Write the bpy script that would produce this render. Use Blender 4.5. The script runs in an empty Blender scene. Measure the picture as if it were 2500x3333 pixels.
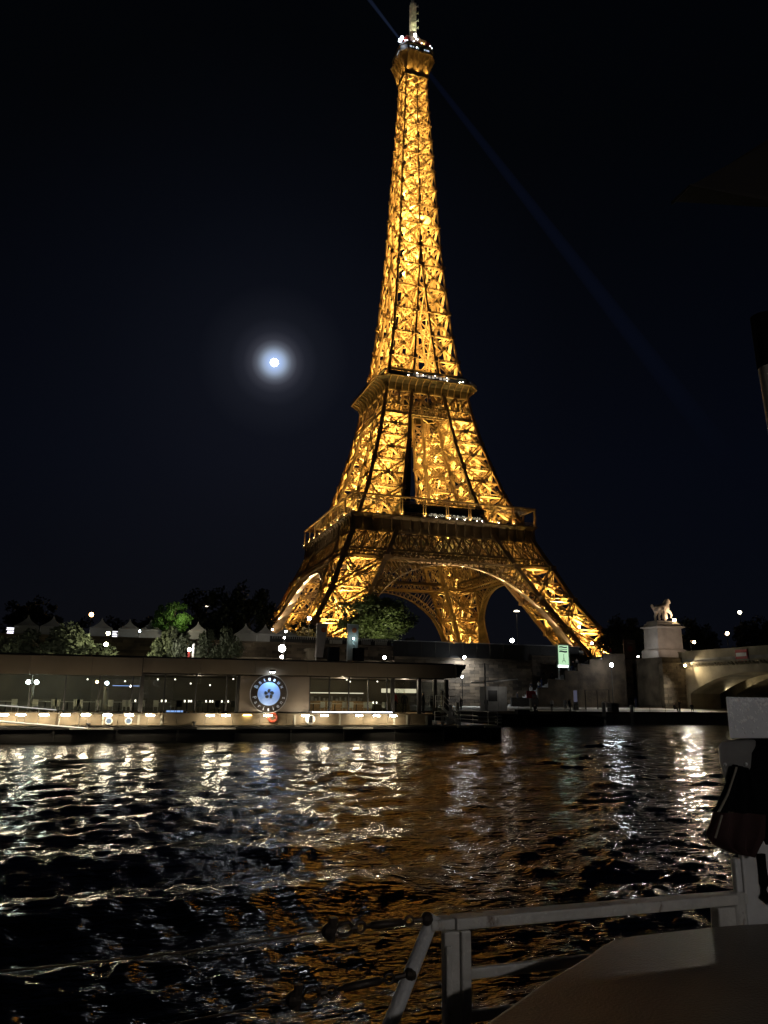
import bpy, math, random
import numpy as np
from mathutils import Vector, Matrix

random.seed(7)
RNG = np.random.default_rng(11)
SC = bpy.context.scene
COL = SC.collection
R = math.radians
PI = math.pi

# ------------------------------------------------------------------ camera, world, moonlight, exposure
CAM = (-107.93, -282.18, -3.697)
YAW, PITCH, ROLL = 0.32881, 0.23206, 0.00994
cam_data = bpy.data.cameras.new('camera')
cam_data.sensor_fit = 'HORIZONTAL'
cam_data.sensor_width = 36.0
cam_data.lens = 2569.9 / 2500.0 * 36.0
cam_data.clip_start = 0.05
cam_data.clip_end = 9000.0
cam = bpy.data.objects.new('camera', cam_data)
COL.objects.link(cam)
_f = Vector((math.sin(YAW) * math.cos(PITCH), math.cos(YAW) * math.cos(PITCH), math.sin(PITCH)))
_r = Vector((math.cos(YAW), -math.sin(YAW), 0.0))
_u = _r.cross(_f)
_r2 = _r * math.cos(ROLL) + _u * math.sin(ROLL)
_u2 = -_r * math.sin(ROLL) + _u * math.cos(ROLL)
cam.matrix_world = Matrix(((_r2.x, _u2.x, -_f.x, CAM[0]), (_r2.y, _u2.y, -_f.y, CAM[1]),
                           (_r2.z, _u2.z, -_f.z, CAM[2]), (0, 0, 0, 1)))
SC.camera = cam

MOON_DIR = Vector((0.16264, 0.9011, 0.40193)).normalized()
world = bpy.data.worlds.new('World')
SC.world = world
world.use_nodes = True
wn, wl = world.node_tree.nodes, world.node_tree.links
wn.clear()
w_out = wn.new('ShaderNodeOutputWorld')
w_bg = wn.new('ShaderNodeBackground')
w_sky = wn.new('ShaderNodeTexSky')
w_sky.sky_type = 'NISHITA'
w_sky.sun_disc = False
w_sky.sun_elevation = math.asin(MOON_DIR.z)
w_sky.sun_rotation = math.atan2(MOON_DIR.x, MOON_DIR.y)
w_bg.inputs['Strength'].default_value = 0.00010
wl.new(w_sky.outputs['Color'], w_bg.inputs['Color'])
# the aureole of thin cloud round the moon, by angle from the moon's direction
w_tc = wn.new('ShaderNodeTexCoord')
w_dot = wn.new('ShaderNodeVectorMath'); w_dot.operation = 'DOT_PRODUCT'
w_nrm = wn.new('ShaderNodeVectorMath'); w_nrm.operation = 'NORMALIZE'
wl.new(w_tc.outputs['Generated'], w_nrm.inputs[0])
wl.new(w_nrm.outputs[0], w_dot.inputs[0])
w_dot.inputs[1].default_value = MOON_DIR
w_ac = wn.new('ShaderNodeMath'); w_ac.operation = 'ARCCOSINE'; w_ac.use_clamp = False
w_mn = wn.new('ShaderNodeMath'); w_mn.operation = 'MINIMUM'; w_mn.inputs[1].default_value = 0.9999999
wl.new(w_dot.outputs['Value'], w_mn.inputs[0])
wl.new(w_mn.outputs[0], w_ac.inputs[0])
w_dv = wn.new('ShaderNodeMath'); w_dv.operation = 'DIVIDE'; w_dv.inputs[1].default_value = 0.36
w_dv.use_clamp = True
wl.new(w_ac.outputs[0], w_dv.inputs[0])
w_cr = wn.new('ShaderNodeValToRGB')
w_cr.color_ramp.interpolation = 'LINEAR'
stops = [(0.0, (.60, .75, 1.0)), (.020, (.40, .54, .86)), (.036, (.30, .38, .53)), (.048, (.17, .205, .265)), (.060, (.085, .094, .122)),
         (.078, (.030, .032, .044)), (.105, (.0115, .013, .020)), (.15, (.0044, .0055, .0095)), (.26, (.0010, .0017, .0042)),
         (.55, (.0004, .0008, .0022)), (1.0, (.0000, .0001, .0004))]
el = w_cr.color_ramp.elements
el[0].position = stops[0][0]; el[0].color = (*stops[0][1], 1)
el[1].position = stops[-1][0]; el[1].color = (*stops[-1][1], 1)
for p, c in stops[1:-1]:
    e = el.new(p); e.color = (*c, 1)
wl.new(w_dv.outputs[0], w_cr.inputs[0])
w_bg2 = wn.new('ShaderNodeBackground'); w_bg2.inputs['Strength'].default_value = 1.0
wl.new(w_cr.outputs['Color'], w_bg2.inputs['Color'])
# city glow low in the sky: a faint blue that fades upwards
w_sep = wn.new('ShaderNodeSeparateXYZ'); wl.new(w_nrm.outputs[0], w_sep.inputs[0])
w_cr2 = wn.new('ShaderNodeValToRGB')
w_cr2.color_ramp.elements[0].position = 0.0; w_cr2.color_ramp.elements[0].color = (.0014, .0018, .0036, 1)
w_cr2.color_ramp.elements[1].position = 0.62; w_cr2.color_ramp.elements[1].color = (.0004, .0006, .0009, 1)
e = w_cr2.color_ramp.elements.new(.28); e.color = (.0010, .0015, .0038, 1)
wl.new(w_sep.outputs['Z'], w_cr2.inputs[0])
w_bg3 = wn.new('ShaderNodeBackground'); wl.new(w_cr2.outputs['Color'], w_bg3.inputs['Color'])
w_ad = wn.new('ShaderNodeAddShader'); w_ad2 = wn.new('ShaderNodeAddShader')
wl.new(w_bg.outputs[0], w_ad.inputs[0]); wl.new(w_bg2.outputs[0], w_ad.inputs[1])
wl.new(w_ad.outputs[0], w_ad2.inputs[0]); wl.new(w_bg3.outputs[0], w_ad2.inputs[1])
wl.new(w_ad2.outputs[0], w_out.inputs['Surface'])

sun = bpy.data.lights.new('moonlight', 'SUN')
sun.energy = 0.03; sun.angle = R(0.5); sun.color = (.85, .92, 1.0)
so = bpy.data.objects.new('moonlight', sun); COL.objects.link(so)
so.rotation_euler = MOON_DIR.to_track_quat('Z', 'Y').to_euler()

SC.view_settings.view_transform = 'Standard'
SC.view_settings.look = 'None'
SC.view_settings.exposure = 0.0
SC.view_settings.gamma = 1.0
SC.view_settings.use_curve_mapping = False
SC.render.engine = 'CYCLES'
SC.cycles.use_denoising = True
SC.cycles.max_bounces = 6
SC.cycles.diffuse_bounces = 2
SC.cycles.glossy_bounces = 3
SC.cycles.transmission_bounces = 4
SC.cycles.transparent_max_bounces = 12
SC.cycles.sample_clamp_indirect = 6.0
SC.cycles.caustics_reflective = False
SC.cycles.caustics_refractive = False
SC.cycles.volume_bounces = 0

# ------------------------------------------------------------------ materials
MATS = {}
def mat(name, col, rough=.6, metal=0.0, var=.18, scale=1.5, bump=0.0, bscale=8.0, spec=.5):
    m = bpy.data.materials.new(name); m.use_nodes = True
    n, l = m.node_tree.nodes, m.node_tree.links
    b = n['Principled BSDF']
    b.inputs['Roughness'].default_value = rough
    b.inputs['Metallic'].default_value = metal
    b.inputs['Specular IOR Level'].default_value = spec
    tc = n.new('ShaderNodeTexCoord')
    if var > 0:
        t = n.new('ShaderNodeTexNoise'); t.inputs['Scale'].default_value = scale; t.inputs['Detail'].default_value = 5
        l.new(tc.outputs['Object'], t.inputs['Vector'])
        r = n.new('ShaderNodeValToRGB')
        lo = tuple(c * (1 - var) for c in col); hi = tuple(min(1, c * (1 + var)) for c in col)
        r.color_ramp.elements[0].position = .3; r.color_ramp.elements[0].color = (*lo, 1)
        r.color_ramp.elements[1].position = .7; r.color_ramp.elements[1].color = (*hi, 1)
        l.new(t.outputs['Fac'], r.inputs[0]); l.new(r.outputs['Color'], b.inputs['Base Color'])
    else:
        b.inputs['Base Color'].default_value = (*col, 1)
    if bump > 0:
        t2 = n.new('ShaderNodeTexNoise'); t2.inputs['Scale'].default_value = bscale; t2.inputs['Detail'].default_value = 6
        l.new(tc.outputs['Object'], t2.inputs['Vector'])
        bp = n.new('ShaderNodeBump'); bp.inputs['Strength'].default_value = bump; bp.inputs['Distance'].default_value = .05
        l.new(t2.outputs['Fac'], bp.inputs['Height']); l.new(bp.outputs[0], b.inputs['Normal'])
    MATS[name] = m
    return m

def emit(name, col, strength):
    m = bpy.data.materials.new(name); m.use_nodes = True
    n, l = m.node_tree.nodes, m.node_tree.links
    n.clear()
    o = n.new('ShaderNodeOutputMaterial'); e = n.new('ShaderNodeEmission')
    e.inputs['Color'].default_value = (*col, 1); e.inputs['Strength'].default_value = strength
    l.new(e.outputs[0], o.inputs['Surface'])
    MATS[name] = m
    return m

def glass(name, tint, ior=1.5, rough=0.0, base=.04):
    m = bpy.data.materials.new(name); m.use_nodes = True
    n, l = m.node_tree.nodes, m.node_tree.links
    n.clear()
    o = n.new('ShaderNodeOutputMaterial'); mx = n.new('ShaderNodeMixShader')
    t = n.new('ShaderNodeBsdfTransparent'); t.inputs['Color'].default_value = (*tint, 1)
    g = n.new('ShaderNodeBsdfGlossy'); g.inputs['Roughness'].default_value = rough
    fr = n.new('ShaderNodeFresnel'); fr.inputs['IOR'].default_value = ior
    l.new(fr.outputs[0], mx.inputs[0]); l.new(t.outputs[0], mx.inputs[1]); l.new(g.outputs[0], mx.inputs[2])
    l.new(mx.outputs[0], o.inputs['Surface'])
    MATS[name] = m
    return m

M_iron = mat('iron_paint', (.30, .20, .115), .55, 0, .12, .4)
M_dark = mat('dark_metal', (.020, .019, .018), .5, 0, .1)
M_gal = mat('gallery_paint', (.15, .105, .062), .6, 0, .15, .3)
M_red = mat('red_radome', (.20, .018, .012), .35, 0, .1)
M_ant = mat('antenna_white', (.70, .68, .55), .5, 0, .1, 2)
M_stone = mat('wall_stone', (.10, .074, .048), .85, 0, .65, .28, .6, 5)
def per_block(m, lo, hi):
    n, l = m.node_tree.nodes, m.node_tree.links; b = n['Principled BSDF']; src = b.inputs['Base Color'].links[0].from_socket
    g = n.new('ShaderNodeNewGeometry'); mr = n.new('ShaderNodeMapRange'); mr.inputs['To Min'].default_value = lo; mr.inputs['To Max'].default_value = hi
    l.new(g.outputs['Random Per Island'], mr.inputs['Value']); mx = n.new('ShaderNodeMix'); mx.data_type = 'RGBA'; mx.blend_type = 'MULTIPLY'; mx.inputs['Factor'].default_value = 1.0
    l.new(src, mx.inputs['A']); l.new(mr.outputs[0], mx.inputs['B']); l.new(mx.outputs['Result'], b.inputs['Base Color'])
per_block(M_stone, .45, 1.5)
M_stone2 = mat('bridge_stone', (.30, .255, .175), .85, 0, .45, .35, .5, 4)
M_ped = mat('pedestal_stone', (.40, .37, .34), .8, 0, .16, .7, .3, 6)
M_statue = mat('statue_stone', (.52, .44, .36), .75, 0, .14, 1.5, .2, 6)
M_paving = mat('paving', (.30, .275, .235), .8, 0, .3, .6, .3, 6)
M_ground = mat('soil', (.05, .052, .04), .95, 0, .3, .2)
M_hull = mat('black_hull', (.012, .011, .010), .5, 0, .3, .6)
M_fascia = mat('brown_fascia', (.25, .20, .15), .35, 0, .12, .5)
M_bulw = mat('beige_bulwark', (.215, .17, .11), .55, 0, .28, 1.0)
M_wood = mat('oak_panel', (.36, .24, .13), .5, 0, .2, 2.5)
M_white = mat('white_paint', (.72, .71, .68), .4, 0, .06, 4)
M_offw = mat('cream_wall', (.42, .40, .33), .6, 0, .1, 1)
M_cloth = mat('white_cloth', (.75, .73, .68), .9, 0, .06, 5)
M_tent = mat('tent_fabric', (.34, .325, .30), .8, 0, .1, 1)
M_ban = mat('banner_fabric', (.52, .44, .39), .85, 0, .08, 2)
M_orange = mat('orange_print', (.62, .13, .035), .7, 0, .05)
M_bark = mat('bark', (.06, .045, .03), .9, 0, .2)
M_skin = mat('skin', (.42, .25, .17), .6, 0, .05)
M_c_dark = mat('dark_clothes', (.018, .018, .022), .9, 0, .1)
M_c_white = mat('white_clothes', (.62, .61, .6), .9, 0, .05)
M_c_red = mat('red_clothes', (.45, .03, .03), .9, 0, .05)
M_c_yel = mat('yellow_clothes', (.55, .34, .04), .9, 0, .05)
M_c_blue = mat('blue_clothes', (.06, .09, .22), .9, 0, .05)
M_hair = mat('hair', (.02, .014, .01), .7, 0, .05)
M_rail = mat('rail_paint', (.53, .51, .48), .42, 0, .10, 9, .25, 30)
def rusty(m, amount, scale):
    n, l = m.node_tree.nodes, m.node_tree.links; b = n['Principled BSDF']; src = b.inputs['Base Color'].links[0].from_socket
    tc = n.new('ShaderNodeTexCoord'); mp = n.new('ShaderNodeMapping'); mp.inputs['Scale'].default_value = (1, 1, .45); t = n.new('ShaderNodeTexNoise'); t.inputs['Scale'].default_value = scale; t.inputs['Detail'].default_value = 9; t.inputs['Roughness'].default_value = .7
    l.new(tc.outputs['Object'], mp.inputs['Vector']); l.new(mp.outputs[0], t.inputs['Vector']); r = n.new('ShaderNodeValToRGB'); r.color_ramp.elements[0].position = amount; r.color_ramp.elements[1].position = amount + .09
    l.new(t.outputs['Fac'], r.inputs[0]); mx = n.new('ShaderNodeMix'); mx.data_type = 'RGBA'; l.new(r.outputs['Color'], mx.inputs['Factor']); l.new(src, mx.inputs['A']); mx.inputs['B'].default_value = (.11, .055, .028, 1); l.new(mx.outputs['Result'], b.inputs['Base Color'])
rusty(M_rail, .60, 5.0)
M_post = mat('post_paint', (.56, .55, .55), .4, 0, .07, 6, .25, 25)
M_locker = mat('brown_locker', (.12, .093, .071), .34, 0, .22, 2.2, .25, 55)
rusty(M_post, .66, 4.0)
rusty(M_locker, .68, 3.0)
M_tarp = mat('black_tarpaulin', (.003, .003, .0035), .95, 0, .1, 5, spec=.08)
M_steel = mat('rusty_steel', (.05, .038, .03), .55, .5, .3, 20)
M_glass = glass('window_glass', (.72, .74, .70))
M_signblue = mat('sign_blue', (.02, .05, .14), .5, 0, .05)
M_boardred = mat('red_sign', (.42, .02, .02), .5, 0, .05)
M_greyk = mat('grey_panel', (.34, .33, .31), .5, 0, .12, 2)
M_flagred = mat('red_fabric', (.020, .002, .002), .85, 0, .15, 8)

AMBER = (1.0, .625, .140)
E_white = emit('lamp_white', (1.0, .93, .82), 60)
E_cool = emit('lamp_cool', (.80, .92, 1.0), 60)
E_warm = emit('lamp_warm', (1.0, .72, .36), 40)
E_sod = emit('lamp_sodium', (1.0, .50, .16), 34)
E_dim = emit('lamp_dim', (1.0, .86, .62), 5)
E_dot = emit('lamp_dot', (1.0, .92, .80), 6)
E_led = emit('led_white', (.86, .90, 1.0), 6)
E_ledb = emit('led_blue', (.30, .48, 1.0), 2.0)
E_deck = emit('deck_light', (1.0, .84, .58), 120)
E_moon = emit('moon_face', (1.0, .99, .96), 25)
E_sign = emit('sign_glow', (.72, 1.0, .66), 1.0)
E_amber = emit('projector_face', (1.0, .62, .16), 25)

def leafmat(name, col, trans=.25):
    m = mat(name, col, .6, 0, .55, .9, spec=.3)
    return m
M_leaf = leafmat('leaf_dark', (.085, .098, .058))
M_leafg = leafmat('leaf_green', (.055, .125, .018))
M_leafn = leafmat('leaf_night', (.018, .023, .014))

# ------------------------------------------------------------------ mesh helpers
class MB:
    def __init__(s):
        s.v, s.f, s.n, s.bars, s.mi = [], [], 0, [], []
    def add(s, vs, fs, mi=0):
        s.v.extend([tuple(map(float, p)) for p in vs])
        s.f.extend([tuple(i + s.n for i in q) for q in fs])
        s.mi.extend([mi] * len(fs)); s.n += len(vs)
    def box(s, x0, y0, z0, x1, y1, z1, mi=0):
        s.add([(x0, y0, z0), (x1, y0, z0), (x1, y1, z0), (x0, y1, z0), (x0, y0, z1), (x1, y0, z1), (x1, y1, z1), (x0, y1, z1)],
              [(0, 3, 2, 1), (4, 5, 6, 7), (0, 1, 5, 4), (1, 2, 6, 5), (2, 3, 7, 6), (3, 0, 4, 7)], mi)
    def bar(s, a, b, w, h=None, up=(0, 0, 1)):
        s.bars.append((*a, *b, w, h if h is not None else w, *up))
    def tube(s, pts, r, seg=8, cap=True, mi=0):
        pts = [Vector(p) for p in pts]
        rs = r if isinstance(r, (list, tuple)) else [r] * len(pts)
        rings = []
        for i, p in enumerate(pts):
            d = (pts[min(i + 1, len(pts) - 1)] - pts[max(i - 1, 0)]).normalized()
            q = d.to_track_quat('Z', 'Y')
            rings.append([p + q @ Vector((math.cos(2 * PI * k / seg) * rs[i], math.sin(2 * PI * k / seg) * rs[i], 0)) for k in range(seg)])
        vs = [v for rg in rings for v in rg]; fs = []
        for i in range(len(pts) - 1):
            for k in range(seg):
                fs.append((i * seg + k, i * seg + (k + 1) % seg, (i + 1) * seg + (k + 1) % seg, (i + 1) * seg + k))
        if cap:
            fs.append(tuple(range(seg - 1, -1, -1))); fs.append(tuple(range((len(pts) - 1) * seg, len(pts) * seg)))
        s.add(vs, fs, mi)
    def loft(s, rings, cap=True, mi=0):
        k = len(rings[0]); vs = [v for rg in rings for v in rg]; fs = []
        for i in range(len(rings) - 1):
            for j in range(k):
                fs.append((i * k + j, i * k + (j + 1) % k, (i + 1) * k + (j + 1) % k, (i + 1) * k + j))
        if cap:
            fs.append(tuple(range(k - 1, -1, -1))); fs.append(tuple(range((len(rings) - 1) * k, len(rings) * k)))
        s.add(vs, fs, mi)
    def lathe(s, prof, c=(0, 0, 0), seg=12, mi=0):
        s.loft([[(c[0] + r * math.cos(2 * PI * k / seg), c[1] + r * math.sin(2 * PI * k / seg), c[2] + z) for k in range(seg)] for r, z in prof], True, mi)
    def prism(s, poly, axis, a, b, mi=0):
        k = len(poly)
        def p3(p, t):
            return {'x': (t, p[0], p[1]), 'y': (p[0], t, p[1]), 'z': (p[0], p[1], t)}[axis]
        s.add([p3(p, a) for p in poly] + [p3(p, b) for p in poly],
              [tuple(range(k - 1, -1, -1)), tuple(range(k, 2 * k))] + [(i, (i + 1) % k, k + (i + 1) % k, k + i) for i in range(k)], mi)
    def ball(s, c, r, seg=8, rings=6, sq=1.0, mi=0):
        prof = [(max(.001, r * math.sin(PI * i / rings)), -r * sq * math.cos(PI * i / rings)) for i in range(rings + 1)]
        s.lathe(prof, c, seg, mi)
    def arrays(s):
        V = np.array(s.v, dtype=float).reshape(-1, 3)
        F = list(s.f); mi = list(s.mi)
        if s.bars:
            B = np.array(s.bars)
            a, b, w, h, up = B[:, :3], B[:, 3:6], B[:, 6:7], B[:, 7:8], B[:, 8:11]
            d = b - a; d /= np.maximum(np.linalg.norm(d, axis=1, keepdims=True), 1e-9)
            side = np.cross(d, up); nn = np.linalg.norm(side, axis=1, keepdims=True)
            bad = nn[:, 0] < 1e-4
            side[bad] = np.cross(d[bad], np.array([1.0, 0.02, 0])); nn = np.linalg.norm(side, axis=1, keepdims=True)
            side /= nn; u2 = np.cross(side, d)
            sw, uh = side * w / 2, u2 * h / 2
            P = np.stack([a - sw - uh, a + sw - uh, a + sw + uh, a - sw + uh, b - sw - uh, b + sw - uh, b + sw + uh, b - sw + uh], 1)
            base = len(V) + np.arange(len(B)) * 8
            q = np.array([(0, 1, 5, 4), (1, 2, 6, 5), (2, 3, 7, 6), (3, 0, 4, 7), (0, 3, 2, 1), (4, 5, 6, 7)])
            FB = (base[:, None, None] + q[None]).reshape(-1, 4)
            V = np.concatenate([V, P.reshape(-1, 3)]) if len(V) else P.reshape(-1, 3)
            F += [tuple(x) for x in FB.tolist()]; mi += [0] * len(FB)
        return V, F, mi

ORG = {}
def tag(o, label=None, cat=None, group=None, kind=None):
    if label: o['label'] = label
    if cat: o['category'] = cat
    if group: o['group'] = group
    if kind: o['kind'] = kind
    return o
def thing(name, label, cat, loc, group=None):
    o = bpy.data.objects.new(name, None); COL.objects.link(o); o.location = loc; o.empty_display_size = .3
    ORG[o.name] = Vector(loc)
    return tag(o, label, cat, group)
def build(name, mb, m, parent=None, label=None, cat=None, group=None, kind=None, smooth=False, origin=None):
    V, F, mi = mb.arrays()
    if parent is not None:
        org = ORG[parent.name]
    elif origin is not None:
        org = Vector(origin)
    else:
        lo, hi = V.min(0), V.max(0); org = Vector(((lo[0] + hi[0]) / 2, (lo[1] + hi[1]) / 2, lo[2]))
    V = V - np.array(org)
    me = bpy.data.meshes.new(name); me.from_pydata(V.tolist(), [], F)
    ms = m if isinstance(m, (list, tuple)) else [m]
    for q in ms: me.materials.append(q)
    if len(ms) > 1: me.polygons.foreach_set('material_index', mi)
    if smooth: me.polygons.foreach_set('use_smooth', [True] * len(F))
    me.update()
    o = bpy.data.objects.new(name, me); COL.objects.link(o)
    if parent is not None: o.parent = parent
    else: o.location = org
    ORG[o.name] = org
    return tag(o, label, cat, group, kind)
def dup(root, loc, label=None, group=None):
    c = root.copy(); COL.objects.link(c); c.location = loc
    if label: c['label'] = label
    if group: c['group'] = group
    for ch in list(root.children):
        k = ch.copy(); COL.objects.link(k); k.parent = c
        for g in list(ch.children):
            d = g.copy(); COL.objects.link(d); d.parent = k
    return c
def piece(src, parent, loc):
    o = src.copy(); COL.objects.link(o); o.parent = parent; o.location = loc
    return o
def point(loc, w, col, r=.15):
    l = bpy.data.lights.new('lamp_light', 'POINT'); l.energy = w; l.color = col; l.shadow_soft_size = r
    o = bpy.data.objects.new('lamp_light', l); COL.objects.link(o); o.location = loc
    return o
def spot(loc, to, w, col, ang=150, blend=.4, r=.5):
    l = bpy.data.lights.new('projector_light', 'SPOT'); l.energy = w; l.color = col; l.shadow_soft_size = r
    l.spot_size = R(ang); l.spot_blend = blend
    o = bpy.data.objects.new('projector_light', l); COL.objects.link(o); o.location = loc
    d = Vector(to) - Vector(loc)
    o.rotation_euler = d.to_track_quat('-Z', 'Y').to_euler()
    return o
def text_mesh(body, size, extrude=.01):
    cu = bpy.data.curves.new('lettering', 'FONT'); cu.body = body; cu.size = size; cu.extrude = extrude
    cu.align_x = 'CENTER'; cu.resolution_u = 3
    o = bpy.data.objects.new('lettering', cu); COL.objects.link(o)
    dg = bpy.context.evaluated_depsgraph_get()
    me = bpy.data.meshes.new_from_object(o.evaluated_get(dg))
    COL.objects.unlink(o); bpy.data.objects.remove(o)
    V = np.array([v.co[:] for v in me.vertices]).reshape(-1, 3); F = [tuple(p.vertices) for p in me.polygons]
    return V, F

# ------------------------------------------------------------------ the lattice tower
ZW = [0, 20.7, 30.2, 36, 42.3, 48, 51.6, 57.6, 68.5, 80, 90, 100, 104, 110, 116, 125.7, 138.4, 159, 180, 198, 212, 229, 240, 254, 262, 276]
WW = [61.8, 49.3, 43.6, 41.2, 38.4, 35.6, 34.2, 31.7, 27.2, 23.8, 21.0, 18.8, 18.0, 17.0, 16.0, 14.2, 12.4, 10.6, 9.0, 8.1, 7.5, 6.6, 6.0, 5.3, 5.0, 4.6]
ZI = [0, 14.4, 24.5, 31, 41, 48, 57, 68.5, 80, 90, 100, 110, 116, 126, 138, 159, 177, 300]
XI = [47.5, 39.3, 33.6, 30.2, 24.5, 20.6, 17.0, 13.8, 11.6, 9.6, 8.3, 7.0, 6.0, 4.4, 3.4, 1.5, 0.0, 0.0]
def w_(z): return float(np.interp(z, ZW, WW))
def i_(z): return float(np.interp(z, ZI, XI))

def vec(*p): return np.array(p, dtype=float)
def girder(mb, a, b, n, W, D, pitch, t):
    """a lattice box girder: four corner bars and zigzag lacing, lying just inside the face whose outward normal is n"""
    a, b, n = vec(*a), vec(*b), vec(*n)
    d = b - a; L = np.linalg.norm(d); d /= L
    n = n - d * (n @ d); n /= np.linalg.norm(n)
    s = np.cross(d, n)
    a = a - n * (D / 2 + .06); b = b - n * (D / 2 + .06)
    for i in (-1, 1):
        for j in (-1, 1):
            o = s * i * W / 2 + n * j * D / 2
            mb.bar(a + o, b + o, t * 1.25, t * 1.25, n + vec(0, 0, -.9))
    k = max(2, int(round(L / pitch)))
    for j in (-1, 1):
        for q in range(k):
            p0 = a + d * L * q / k; p1 = a + d * L * (q + 1) / k; g = 1 if q % 2 else -1
            mb.bar(p0 + s * g * W / 2 + n * j * D / 2, p1 - s * g * W / 2 + n * j * D / 2, t * .85, t * .85, n + vec(0, 0, -.9))
    for i in (-1, 1):
        for q in range(0, k):
            p0 = a + d * L * q / k; p1 = a + d * L * (q + 1) / k; g = 1 if q % 2 else -1
            mb.bar(p0 + s * i * W / 2 + n * g * D / 2, p1 + s * i * W / 2 - n * g * D / 2, t * .55, t * .55, n + vec(0, 0, -.9))

def gusset(mb, c, n, r, th=.10, k=8):
    c, n = vec(*c), vec(*n); n /= np.linalg.norm(n)
    u = np.cross(n, vec(0, 0, 1)); u /= np.linalg.norm(u); v = np.cross(n, u)
    ring = [c + u * r * math.cos(2 * PI * q / k + .39) + v * r * math.sin(2 * PI * q / k + .39) for q in range(k)]
    mb.loft([[p - n * th / 2 for p in ring], [p + n * th / 2 for p in ring]])

def panel(parent, A0, B0, A1, B1, n, W, D, pitch, t, midbar=True, node=.75, horiz=True):
    A0, B0, A1, B1 = vec(*A0), vec(*B0), vec(*A1), vec(*B1)
    mb = MB()
    girder(mb, A0, B1, n, W, D, pitch, t); girder(mb, B0, A1, vec(*n), W, D, pitch, t)
    if horiz: girder(mb, A1, B1, n, W * .8, D, pitch, t)
    if midbar: girder(mb, (A0 + A1) / 2, (B0 + B1) / 2, n, W * .55, D * .8, pitch * .8, t * .8)
    # crossing point of the two diagonals
    w0 = np.linalg.norm(B0 - A0); w1 = np.linalg.norm(B1 - A1); k = w0 / max(w0 + w1, 1e-6)
    c = A0 + (B1 - A0) * k
    if node: gusset(mb, c + vec(*n) * .05, n, node)
    return build('lattice_panel', mb, M_iron, parent)

tower = thing('lattice_tower', 'very tall tapering iron lattice tower lit gold from inside, above the river wall', 'tower', (0, 0, 0))

LOW = [0, 9, 19, 30.15, 41.8]
BELT1 = [41.8, 44.8, 51.6]
MID = [57.4, 69.9, 80.9, 91.5, 101.2]
TOPL = [116, 126.9, 138.1, 148.8, 159.8, 170.3, 180.0, 190.1, 199.7, 208.6, 217.0, 225.3, 233.3, 240.7, 247.9, 254.3, 260.6, 266.0]

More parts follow.
